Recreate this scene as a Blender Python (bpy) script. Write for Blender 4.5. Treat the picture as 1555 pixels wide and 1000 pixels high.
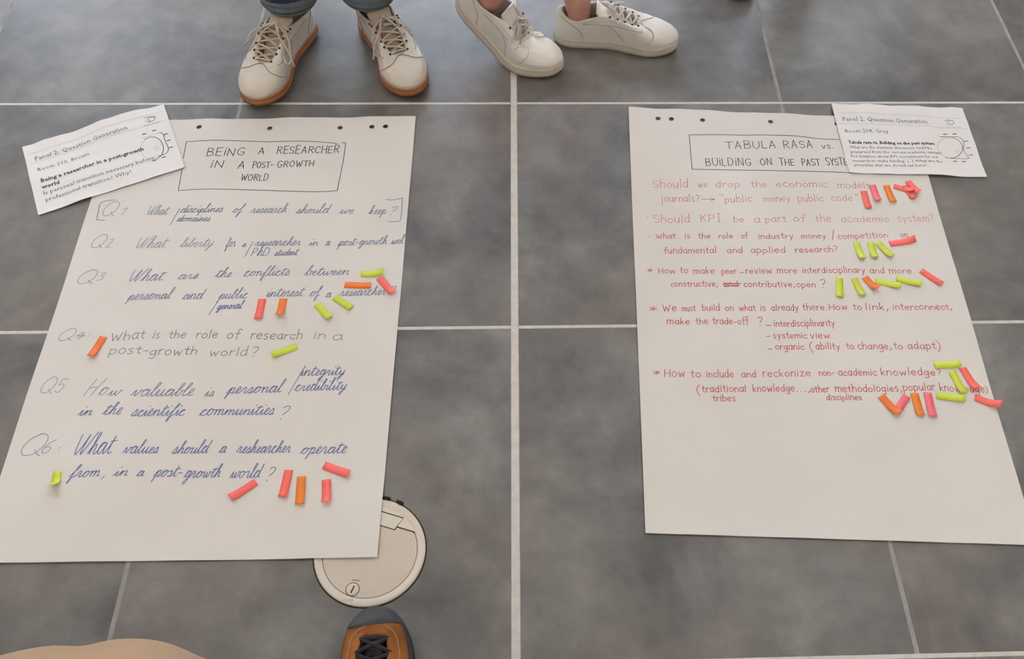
import bpy, bmesh, math, random
from mathutils import Vector, Matrix
from mathutils.geometry import delaunay_2d_cdt
from mathutils.bvhtree import BVHTree
random.seed(7)
S = bpy.context.scene
for o in list(bpy.data.objects): bpy.data.objects.remove(o)
COL = S.collection
# ------------------------------------------------------------------ camera
F, PITCH, YAW, ROLL = 1278.79, .5625475, -.0639224, .0427136
CP = Vector((.018263, -.869207, 1.312629)); PX, PY = 840.403, 525.363
RM = Matrix.Rotation(YAW, 3, 'Z') @ Matrix.Rotation(PITCH, 3, 'X') @ Matrix.Rotation(ROLL, 3, 'Z')
cam = bpy.data.objects.new('camera', bpy.data.cameras.new('camera')); COL.objects.link(cam)
cam.data.sensor_fit = 'HORIZONTAL'; cam.data.sensor_width = 36; cam.data.lens = F*36/1555
cam.data.shift_x = (777.5-PX)/1555; cam.data.shift_y = (PY-500)/1555
cam.data.clip_start = .02
cam.matrix_world = Matrix.Translation(CP) @ RM.to_4x4()
S.camera = cam
# ------------------------------------------------------------------ light
S.view_settings.view_transform = 'Standard'; S.view_settings.look = 'None'
S.view_settings.gamma = 1; S.view_settings.use_curve_mapping = False
S.view_settings.exposure = 1.12
W = bpy.data.worlds.new('daylight'); S.world = W; W.use_nodes = True
bg = W.node_tree.nodes['Background']; bg.inputs[0].default_value = (.74, .84, 1, 1); bg.inputs[1].default_value = 3.2
def area(name, loc, rot, sx, sy, power, colour):
    l = bpy.data.lights.new(name, 'AREA'); l.shape = 'RECTANGLE'; l.size = sx; l.size_y = sy
    l.energy = power; l.color = colour
    o = bpy.data.objects.new(name, l); COL.objects.link(o); o.location = loc; o.rotation_euler = rot
    return o
ROOM = dict(x0=-4.2, x1=4.2, y0=-3.6, y1=3.9, h=2.8)
LAMPS = [(-1.6, 1.2), (1.4, 1.2), (-1.6, -1.6), (1.4, -1.6)]
LAMP_W = 2.6; LAMP_COL = (1, .90, .79, 1)

# ------------------------------------------------------------------ helpers
def U(u, v, z=0.0):
    d = RM @ Vector(((u-PX)/F, -(v-PY)/F, -1)); t = (z-CP.z)/d.z
    return Vector((CP.x+t*d.x, CP.y+t*d.y, z))
def mat(name, col, rough=.6, **k):
    m = bpy.data.materials.new(name); m.use_nodes = True; b = m.node_tree.nodes['Principled BSDF']
    b.inputs['Base Color'].default_value = (*col, 1); b.inputs['Roughness'].default_value = rough
    for a, v in k.items():
        if a in b.inputs: b.inputs[a].default_value = v
    return m
def noise_mat(name, c1, c2, scale, rough=.6, bump=0, detail=4, bscale=None, spec=.5, rnd=0, c3=None):
    m = mat(name, c1, rough); nt = m.node_tree; N = nt.nodes; L = nt.links; b = N['Principled BSDF']
    b.inputs['Specular IOR Level'].default_value = spec
    tc = N.new('ShaderNodeTexCoord'); n = N.new('ShaderNodeTexNoise'); n.inputs['Scale'].default_value = scale
    n.inputs['Detail'].default_value = detail
    L.new(tc.outputs['Object'], n.inputs['Vector'])
    r = N.new('ShaderNodeValToRGB'); r.color_ramp.elements[0].position = .34; r.color_ramp.elements[1].position = .66
    r.color_ramp.elements[0].color = (*c1, 1); r.color_ramp.elements[1].color = (*c2, 1)
    if c3:
        e = r.color_ramp.elements.new(.5); e.color = (*c3, 1)
    L.new(n.outputs['Fac'], r.inputs['Fac']); L.new(r.outputs['Color'], b.inputs['Base Color'])
    if bump:
        n2 = N.new('ShaderNodeTexNoise'); n2.inputs['Scale'].default_value = bscale or scale*6; n2.inputs['Detail'].default_value = 5
        L.new(tc.outputs['Object'], n2.inputs['Vector'])
        bp = N.new('ShaderNodeBump'); bp.inputs['Strength'].default_value = bump; bp.inputs['Distance'].default_value = .002
        L.new(n2.outputs['Fac'], bp.inputs['Height']); L.new(bp.outputs['Normal'], b.inputs['Normal'])
    return m
def tag(o, label=None, cat=None, group=None, kind=None):
    if label: o['label'] = label
    if cat: o['category'] = cat
    if group: o['group'] = group
    if kind: o['kind'] = kind
    return o
def link(name, me, m=None, parent=None, smooth=False):
    o = bpy.data.objects.new(name, me); COL.objects.link(o)
    if m and not me.materials: me.materials.append(m)
    if smooth:
        for p in me.polygons: p.use_smooth = True
    if parent: o.parent = parent
    return o
def mesh(name, vs, fs, m=None, parent=None, smooth=False):
    me = bpy.data.meshes.new(name); me.from_pydata([tuple(v) for v in vs], [], fs)
    bm = bmesh.new(); bm.from_mesh(me); bmesh.ops.recalc_face_normals(bm, faces=bm.faces); bm.to_mesh(me); bm.free()
    return link(name, me, m, parent, smooth)
def empty(name, loc=(0, 0, 0), rz=0):
    o = bpy.data.objects.new(name, None); COL.objects.link(o); o.location = loc; o.rotation_euler.z = rz
    o.empty_display_size = .05
    return o
def box_geo(x0, x1, y0, y1, z0, z1, vs, fs):
    b = len(vs)
    vs += [(x, y, z) for z in (z0, z1) for x, y in ((x0, y0), (x1, y0), (x1, y1), (x0, y1))]
    fs += [[b+i for i in f] for f in ((0, 3, 2, 1), (4, 5, 6, 7), (0, 1, 5, 4), (1, 2, 6, 5), (2, 3, 7, 6), (3, 0, 4, 7))]
def boxes(name, bs, m, parent=None):
    vs, fs = [], []
    for b in bs: box_geo(*b, vs, fs)
    return mesh(name, vs, fs, m, parent)
def crom(pts, n=6, closed=False):
    """Catmull-Rom through pts (Vectors of any size)."""
    P = [Vector(p) for p in pts]; out = []; k = len(P)
    if k < 3 and not closed: return P
    for i in range(k if closed else k-1):
        if closed: a, b, c, d = P[i-1], P[i], P[(i+1) % k], P[(i+2) % k]
        else: a, b, c, d = P[max(i-1, 0)], P[i], P[i+1], P[min(i+2, k-1)]
        for j in range(n):
            t = j/n
            out.append(.5*((2*b)+(c-a)*t+(2*a-5*b+4*c-d)*t*t+(3*b-a-3*c+d)*t**3))
    if not closed: out.append(P[-1])
    return out
def tube_geo(pts, r, vs, fs, seg=6, flat=1.0, cap=True):
    """sweep an (elliptic) ring along pts; r a number or a list"""
    n = len(pts); b = len(vs); up = Vector((0, 0, 1))
    for i, p in enumerate(pts):
        t = (pts[min(i+1, n-1)]-pts[max(i-1, 0)])
        t = t.normalized() if t.length > 1e-9 else Vector((1, 0, 0))
        s = t.cross(up); s = s.normalized() if s.length > .05 else t.cross(Vector((0, 1, 0))).normalized()
        w = s.cross(t); rr = r[i] if isinstance(r, (list, tuple)) else r
        for k in range(seg):
            a = 2*math.pi*k/seg; vs.append(p+s*math.cos(a)*rr+w*math.sin(a)*rr*flat)
    for i in range(n-1):
        for k in range(seg):
            k2 = (k+1) % seg
            fs.append([b+i*seg+k, b+i*seg+k2, b+(i+1)*seg+k2, b+(i+1)*seg+k])
    if cap:
        fs.append([b+k for k in range(seg)][::-1]); fs.append([b+(n-1)*seg+k for k in range(seg)])
def tubes(name, lines, r, m, parent=None, seg=6, flat=1.0):
    vs, fs = [], []
    for l in lines: tube_geo(l, r, vs, fs, seg, flat)
    return mesh(name, vs, fs, m, parent, True)

# ------------------------------------------------------------------ materials
def tile_material():
    m = mat('grey_stoneware', (.12, .12, .12), .36); nt = m.node_tree; N = nt.nodes; L = nt.links; b = N['Principled BSDF']
    geo = N.new('ShaderNodeNewGeometry'); oi = N.new('ShaderNodeObjectInfo')
    off = N.new('ShaderNodeVectorMath'); off.operation = 'MULTIPLY_ADD'; off.inputs[1].default_value = (1, 1, 1)
    sc = N.new('ShaderNodeVectorMath'); sc.operation = 'SCALE'; sc.inputs['Scale'].default_value = 37
    cx = N.new('ShaderNodeCombineXYZ'); L.new(oi.outputs['Random'], cx.inputs[0]); L.new(oi.outputs['Random'], cx.inputs[1])
    L.new(cx.outputs[0], sc.inputs[0]); L.new(geo.outputs['Position'], off.inputs[0]); L.new(sc.outputs[0], off.inputs[2])
    def noise(scale, det, rough=.55, dist=0):
        n = N.new('ShaderNodeTexNoise'); n.inputs['Scale'].default_value = scale; n.inputs['Detail'].default_value = det
        n.inputs['Roughness'].default_value = rough; n.inputs['Distortion'].default_value = dist
        L.new(off.outputs[0], n.inputs['Vector']); return n
    n1 = noise(3.2, 6, .62, .5); n2 = noise(14, 6, .6); n3 = noise(1.7, 3, .5, .3); n4 = noise(260, 3)
    r = N.new('ShaderNodeValToRGB'); e = r.color_ramp.elements
    e[0].position = .36; e[0].color = (.092, .091, .090, 1); e[1].position = .64; e[1].color = (.215, .207, .197, 1)
    L.new(n1.outputs['Fac'], r.inputs['Fac'])
    def mix(bt, fac, a, c):
        x = N.new('ShaderNodeMix'); x.data_type = 'RGBA'; x.blend_type = bt
        if isinstance(fac, float): x.inputs[0].default_value = fac
        else: L.new(fac, x.inputs[0])
        for s, v in ((x.inputs[6], a), (x.inputs[7], c)):
            if isinstance(v, tuple): s.default_value = v
            else: L.new(v, s)
        return x.outputs[2]
    mr = N.new('ShaderNodeMapRange'); mr.inputs[1].default_value = .42; mr.inputs[2].default_value = .62; mr.inputs[4].default_value = .7
    L.new(n3.outputs['Fac'], mr.inputs[0])
    c = mix('MIX', mr.outputs[0], r.outputs['Color'], (.200, .176, .156, 1))
    r2 = N.new('ShaderNodeValToRGB'); r2.color_ramp.elements[0].position = .3; r2.color_ramp.elements[0].color = (.74, .74, .74, 1)
    r2.color_ramp.elements[1].position = .7; r2.color_ramp.elements[1].color = (1.2, 1.2, 1.2, 1); L.new(n2.outputs['Fac'], r2.inputs['Fac'])
    c = mix('MULTIPLY', 1.0, c, r2.outputs['Color'])
    L.new(c, b.inputs['Base Color'])
    mr2 = N.new('ShaderNodeMapRange'); mr2.inputs[3].default_value = .30; mr2.inputs[4].default_value = .46
    L.new(n2.outputs['Fac'], mr2.inputs[0]); L.new(mr2.outputs[0], b.inputs['Roughness'])
    bp = N.new('ShaderNodeBump'); bp.inputs['Strength'].default_value = .12; bp.inputs['Distance'].default_value = .001
    L.new(n4.outputs['Fac'], bp.inputs['Height']); L.new(bp.outputs['Normal'], b.inputs['Normal'])
    b.inputs['Specular IOR Level'].default_value = .55
    return m
M = dict(
    tile=tile_material(),
    grout=noise_mat('cement_grout', (.25, .245, .235), (.36, .35, .335), 30, .9, .2),
    joint=noise_mat('pale_joint_sealant', (.56, .53, .50), (.64, .61, .575), 60, .7, .1),
    wall=noise_mat('wall_plaster', (.72, .68, .62), (.76, .72, .66), 3, .9, .1),
    ceil=mat('ceiling_paint', (.80, .76, .70), .9),
    frame=mat('window_frame_paint', (.5, .5, .5), .5),
    paper=noise_mat('flipchart_paper', (.685, .655, .615), (.715, .685, .645), 5, .8, .05, bscale=300, spec=.2),
    card=noise_mat('printer_paper', (.765, .745, .735), (.785, .765, .755), 6, .8, .04, bscale=300, spec=.2),
    blue=mat('blue_marker_ink', (.135, .195, .40), .7), pale=mat('faded_blue_marker_ink', (.30, .34, .42), .7),
    grey=mat('grey_marker_ink', (.24, .25, .30), .7), black=mat('black_marker_ink', (.085, .08, .09), .7),
    slate=mat('slate_blue_marker_ink', (.20, .235, .37), .7),
    red=mat('red_marker_ink', (.56, .125, .12), .7), palered=mat('faded_red_marker_ink', (.64, .27, .25), .7),
    print=mat('toner', (.15, .145, .16), .7), printd=mat('dark_toner', (.085, .08, .095), .7), printl=mat('light_toner', (.45, .44, .46), .7),
    lime=mat('lime_flag_paper', (.62, .70, .055), .6), coral=mat('coral_flag_paper', (.98, .16, .13), .6),
    pink=mat('pink_flag_paper', (.95, .17, .21), .6), orange=mat('orange_flag_paper', (.92, .20, .035), .6),
    amber=mat('amber_flag_paper', (.86, .235, .02), .6),
    steel=noise_mat('beige_painted_metal', (.60, .53, .44), (.63, .56, .47), 20, .38, .03, bscale=500),
    steel2=noise_mat('beige_painted_ring', (.66, .60, .51), (.69, .63, .54), 20, .35, .03, bscale=500),
    dark=mat('black_rubber', (.012, .012, .013), .7),
    gap=mat('shadow_gap_seal', (.03, .022, .018), .8),
    leather=noise_mat('cream_leather', (.66, .60, .52), (.72, .66, .58), 25, .5, .35, bscale=160),
    leather2=noise_mat('white_leather', (.74, .70, .64), (.80, .76, .70), 18, .42, .3, bscale=120),
    seam=mat('seam_stitching', (.36, .30, .23), .8), seam2=mat('pale_seam_stitching', (.46, .42, .36), .8),
    lining=noise_mat('shoe_lining', (.50, .38, .30), (.56, .44, .36), 60, .9, .3),
    gum=noise_mat('gum_rubber', (.42, .17, .065), (.50, .22, .10), 30, .55, .2),
    gumdark=mat('gum_rubber_groove', (.20, .07, .03), .7),
    cup=noise_mat('cream_rubber', (.60, .54, .43), (.66, .60, .50), 30, .55, .2),
    lace=noise_mat('cotton_lace', (.50, .43, .34), (.62, .55, .46), 200, .85, .5, bscale=900),
    lacew=noise_mat('white_lace', (.60, .56, .50), (.70, .66, .60), 200, .85, .5, bscale=900),
    laceb=noise_mat('black_lace', (.012, .011, .013), (.03, .027, .03), 300, .8, .5, bscale=900),
    tongue=noise_mat('worn_tongue_fabric', (.46, .37, .26), (.56, .46, .36), 40, .85, .4),
    hole=mat('eyelet_dark', (.03, .025, .02), .8),
    suede=noise_mat('tan_suede', (.27, .095, .022), (.42, .16, .04), 22, .95, .6, bscale=700, spec=.2),
    rand=noise_mat('black_rand_rubber', (.035, .037, .042), (.055, .057, .062), 40, .55, .3, bscale=300),
    meshf=noise_mat('dark_mesh_fabric', (.035, .025, .035), (.07, .05, .06), 300, .9, .6, bscale=600),
    skin=noise_mat('skin', (.56, .27, .20), (.62, .32, .24), 30, .5, .15, bscale=200),
    denim=noise_mat('indigo_denim', (.018, .03, .075), (.035, .05, .105), 220, .9, .5, bscale=500),
    hem=noise_mat('washed_denim_hem', (.10, .125, .14), (.15, .175, .19), 220, .9, .5, bscale=500),
    cloth=noise_mat('charcoal_cloth', (.03, .03, .035), (.05, .05, .055), 200, .9, .4, bscale=500),
    beige=noise_mat('beige_twill', (.45, .295, .175), (.51, .345, .215), 9, .9, .5, bscale=400),
    blackshoe=noise_mat('black_leather', (.012, .012, .013), (.025, .025, .027), 60, .45, .3, bscale=200),
)
gm = mat('window_glass', (1, 1, 1), 0.0); gb = gm.node_tree.nodes['Principled BSDF']
gb.inputs['Transmission Weight'].default_value = 1; gb.inputs['IOR'].default_value = 1.02
M['glass'] = gm
em = bpy.data.materials.new('lamp_diffuser'); em.use_nodes = True; nt = em.node_tree; nt.nodes.clear()
e = nt.nodes.new('ShaderNodeEmission'); e.inputs[0].default_value = LAMP_COL; e.inputs[1].default_value = LAMP_W
nt.links.new(e.outputs[0], nt.nodes.new('ShaderNodeOutputMaterial').inputs[0]); M['lamp'] = em

# ------------------------------------------------------------------ room
x0, x1, y0, y1, H = (ROOM[k] for k in ('x0', 'x1', 'y0', 'y1', 'h'))
floor = tag(boxes('floor', [(x0, x1, y0, y1, -.12, -.0004)], M['grout']), kind='structure')
G = .0066; P_ = .603
xe = [.0072]+[.0069+.6+P_*k-G/2 for k in range(8)]; xs = [.0072]+[.0069+.6+P_*k+G/2 for k in range(8)]
tile_me = {}
def tile_mesh(w, d):
    k = (round(w, 3), round(d, 3))
    if k not in tile_me:
        bm = bmesh.new(); c = .0012
        lv = [(-.006, 0, 0), (-.0008, 0, 0), (0, .0008, 0)]
        rings = []
        for z, i, _ in lv:
            rings.append([bm.verts.new((sx*(w/2-i), sy*(d/2-i), z)) for sx, sy in ((-1, -1), (1, -1), (1, 1), (-1, 1))])
        for a, b in zip(rings, rings[1:]):
            for q in range(4): bm.faces.new((a[q], a[(q+1) % 4], b[(q+1) % 4], b[q]))
        bm.faces.new(rings[-1]); me = bpy.data.meshes.new('tile'); bm.to_mesh(me); bm.free(); me.materials.append(M['tile']); tile_me[k] = me
    return tile_me[k]
cols = []
for k in range(7):
    a = xs[k] if k else .0072; b = xe[k+1]; b = min(b, x1)
    if b-a > .05: cols += [(a, b), (-b, -a)]
r_ = -6
while P_*r_ < y1:
    a = max(P_*r_+G/2, y0); b = min(P_*(r_+1)-G/2, y1)
    if b-a > .05:
        for (c0, c1) in cols:
            o = link('tile', tile_mesh(c1-c0, b-a), None, floor); o.location = ((c0+c1)/2, (a+b)/2, 0)
    r_ += 1
r_ = -6
while P_*r_ < y1:
    if P_*r_ > y0: boxes('grout_line', [(x0, -.0072, P_*r_-G/2+.0002, P_*r_+G/2-.0002, -.01, -.0002), (.0072, x1, P_*r_-G/2+.0002, P_*r_+G/2-.0002, -.01, -.0002)], M['joint'], floor)
    r_ += 1
boxes('expansion_joint', [(-.0066, .0066, y0, y1, -.01, -.0001)], M['joint'], floor)
t = .15
tag(boxes('wall_left', [(x0-t, x0, y0, y1, -.12, H)], M['wall']), kind='structure')
tag(boxes('wall_right', [(x1, x1+t, y0, y1, -.12, H)], M['wall']), kind='structure')
tag(boxes('wall_near', [(x0-t, x1+t, y0-t, y0, -.12, H)], M['wall']), kind='structure')
tag(boxes('ceiling', [(x0-t, x1+t, y0-t, y1+t, H, H+.15)], M['ceil']), kind='structure')
wins = [(-3.6, -2.2), (-1.3, .7), (1.1, 2.3)]; wz = (.25, 2.45)
bs = [(x0-t, x1+t, y1, y1+t, -.12, wz[0]), (x0-t, x1+t, y1, y1+t, wz[1], H)]
ed = [x0-t]+[v for w in wins for v in w]+[x1+t]
for i in range(0, len(ed), 2): bs.append((ed[i], ed[i+1], y1, y1+t, wz[0], wz[1]))
tag(boxes('wall_far', bs, M['wall']), kind='structure')
for i, (a, b) in enumerate(wins):
    f = .05; ya, yb = y1+.04, y1+.1
    w = tag(boxes('window_%d' % (i+1), [(a, b, ya, yb, wz[0], wz[0]+f), (a, b, ya, yb, wz[1]-f, wz[1]), (a, a+f, ya, yb, wz[0]+f, wz[1]-f),
            (b-f, b, ya, yb, wz[0]+f, wz[1]-f), ((a+b)/2-f/2, (a+b)/2+f/2, ya, yb, wz[0]+f, wz[1]-f)], M['frame']), kind='structure')
    for (c, d) in ((a+f, (a+b)/2-f/2), ((a+b)/2+f/2, b-f)):
        boxes('pane', [(c, d, y1+.065, y1+.071, wz[0]+f, wz[1]-f)], M['glass'], w)
    pl = area('daylight_portal', ((a+b)/2, y1+.25, (wz[0]+wz[1])/2), (-math.pi/2, 0, 0), b-a, wz[1]-wz[0], 1, (1, 1, 1)); pl.data.cycles.is_portal = True
names = ['left far', 'right far', 'left near', 'right near']
for (lx, ly), nm in zip(LAMPS, names):
    r = tag(empty('ceiling_lamp', (lx, ly, H)), 'square white ceiling light panel at the %s part of the ceiling' % nm, 'ceiling lamp', 'ceiling light panels')
    s = .6
    boxes('lamp_frame', [(-s, s, -s, -s+.03, -.04, 0), (-s, s, s-.03, s, -.04, 0), (-s, -s+.03, -s+.03, s-.03, -.04, 0), (s-.03, s, -s+.03, s-.03, -.04, 0)], M['frame'], r)
    boxes('diffuser', [(-s+.03, s-.03, -s+.03, s-.03, -.03, -.01)], M['lamp'], r)

# ------------------------------------------------------------------ paper sheets
def smooth(x): x = max(0, min(1, x)); return x*x*(3-2*x)
def sheet_z(seed):
    rn = random.Random(seed); a = [rn.uniform(0, 6.28) for _ in range(8)]
    def z(u, v):      # u across 0..1, v from the bottom 0..1
        e = smooth((v-.86)/.14); l = smooth((.06-u)/.06); r = smooth((u-.94)/.06); b = smooth((.03-v)/.03)
        w = .5+.5*math.sin(u*21+a[0]); w2 = .5+.5*math.sin(u*47+a[1]+v*9)
        s1 = .5+.5*math.sin(v*17+a[2])
        return .0022+.0010*math.sin(u*5+a[3]+v*3)*math.sin(v*7+a[4])+e*(.0028*w+.0012*w2)+(l+r)*.0016*s1+b*(.0008+.0012*(.5+.5*math.sin(u*26+a[5])))
    return z
class Sheet:
    def __init__(s, q, seed, base=0, amp=1):
        s.q = q; s.f = sheet_z(seed); s.base = base; s.amp = amp    # q: BL, BR, TR, TL
    def at(s, u, v):
        a, b, c, d = s.q; p = a*(1-u)*(1-v)+b*u*(1-v)+c*u*v+d*(1-u)*v
        return p.x, p.y
    def uv(s, x, y):
        u = v = .5
        for _ in range(6):
            px, py = s.at(u, v); e = 1e-4
            ax, ay = s.at(u+e, v); bx, by = s.at(u, v+e)
            j = ((ax-px)/e, (bx-px)/e, (ay-py)/e, (by-py)/e); det = j[0]*j[3]-j[1]*j[2]
            dx, dy = x-px, y-py; u += (j[3]*dx-j[1]*dy)/det; v += (-j[2]*dx+j[0]*dy)/det
        return u, v
    tree = None; under = None
    def z(s, x, y):
        if s.tree:
            h = s.tree.ray_cast(Vector((x, y, 1)), Vector((0, 0, -1)))
            if h[0]: return h[0].z
        u, v = s.uv(x, y); u = min(1, max(0, u)); v = min(1, max(0, v))
        z = s.base+s.amp*s.f(u, v)+.0034*smooth((.132-math.hypot(x+.231, y+.4245))/.045)*(0 if s.base else 1)
        if s.under:      # a page lying half on a sheet: follows the sheet, bends over its edge
            uu, vv = s.under.uv(x, y); d = max(-uu*.64, (uu-1)*.64, (vv-1), -vv, 0)
            k = smooth(1-max(0, d-.014)/.06); uu = min(1, max(0, uu)); vv = min(1, max(0, vv)); sx, sy = s.under.at(uu, vv)
            z = s.amp*s.f(u, v)-.0006+k*(s.under.z(sx, sy)+.0016)
        return z
    def build(s, name, m, holes=(), hr=.0058, nx=52, ny=70):
        pts = []; edges = []
        def add(x, y): pts.append(Vector((x, y))); return len(pts)-1
        border = [s.at(i/nx, 0) for i in range(nx)]+[s.at(1, i/ny) for i in range(ny)]+[s.at(1-i/nx, 1) for i in range(nx)]+[s.at(0, 1-i/ny) for i in range(ny)]
        ids = [add(*p) for p in border]; edges += [(ids[i], ids[(i+1) % len(ids)]) for i in range(len(ids))]
        for h in holes:
            k = 16; hi = [add(h[0]+hr*math.cos(2*math.pi*j/k), h[1]+hr*math.sin(2*math.pi*j/k)) for j in range(k)]
            edges += [(hi[j], hi[(j+1) % k]) for j in range(k)]
        for i in range(1, nx):
            for j in range(1, ny):
                p = s.at(i/nx, j/ny)
                if all((p[0]-h[0])**2+(p[1]-h[1])**2 > (hr*1.35)**2 for h in holes): add(*p)
        vo, eo, fo, *_ = delaunay_2d_cdt(pts, edges, [], 1, 1e-7)
        fs = []
        for f in fo:
            c = sum((vo[i] for i in f), Vector((0, 0)))/len(f)
            if any((c[0]-h[0])**2+(c[1]-h[1])**2 < (hr*.97)**2 for h in holes): continue
            fs.append(list(f))
        vs = [(p[0], p[1], s.z(p[0], p[1])) for p in vo]
        up = []
        for f in fs:
            a, b, c = (vo[i] for i in f[:3]); up.append(f if (b-a).cross(c-a) > 0 else f[::-1])
        me = bpy.data.meshes.new(name); me.from_pydata(vs, [], up); o = link(name, me, m, None, True); s.tree = BVHTree.FromPolygons(vs, up)
        sm = o.modifiers.new('thickness', 'SOLIDIFY'); sm.thickness = .00035; sm.offset = -1
        es = o.modifiers.new('crisp_rim', 'EDGE_SPLIT'); es.split_angle = .6
        return o
def V2(p): return Vector((p[0], p[1]))
LQ = [V2((-.846, -.432)), V2((-.218, -.436)), V2((-.216, .556)), V2((-.862, .548))]
RQ = [V2((.210, -.404)), V2((.846, -.437)), V2((.892, .545)), V2((.257, .586))]
left = Sheet(LQ, 3); right = Sheet(RQ, 11)
lh = [U(x, y, .003).xy for x, y in ((302.7, 193.4), (409.7, 194.7), (516.7, 194.2), (565, 194), (585.7, 193.2))]
rh = [U(x, y, .003).xy for x, y in ((999.3, 179.4), (1019.4, 180.8), (1066.6, 182.9), (1170, 185.2), (1271, 188.4))]
lso = tag(left.build('flipchart_sheet', M['paper'], lh), 'large white flipchart sheet with blue handwriting lying on the tiles, headed BEING A RESEARCHER', 'paper sheet', 'flipchart sheets on the floor')
rso = tag(right.build('flipchart_sheet', M['paper'], rh), 'large white flipchart sheet with red handwriting lying on the tiles, headed TABULA RASA', 'paper sheet', 'flipchart sheets on the floor')
C1 = Sheet([U(57.4, 325.6, .004).xy, U(281, 254.5, .004).xy, U(248.5, 157.5, .004).xy, U(33, 222, .004).xy], 5, .0032, .8); C1.under = left
C2 = Sheet([U(1289.6, 263, .004).xy, U(1499.3, 268, .004).xy, U(1462, 162.7, .004).xy, U(1261.7, 159.3, .004).xy], 8, .0032, .8); C2.under = right
c1o = tag(C1.build('printed_card', M['card'], (), nx=30, ny=20), 'printed page headed Room 210, Brown, tilted over the corner of the blue-written sheet', 'printed page', 'printed question pages')
c2o = tag(C2.build('printed_card', M['card'], (), nx=30, ny=20), 'printed page headed Room 208, Grey, on the corner of the red-written sheet', 'printed page', 'printed question pages')

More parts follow.
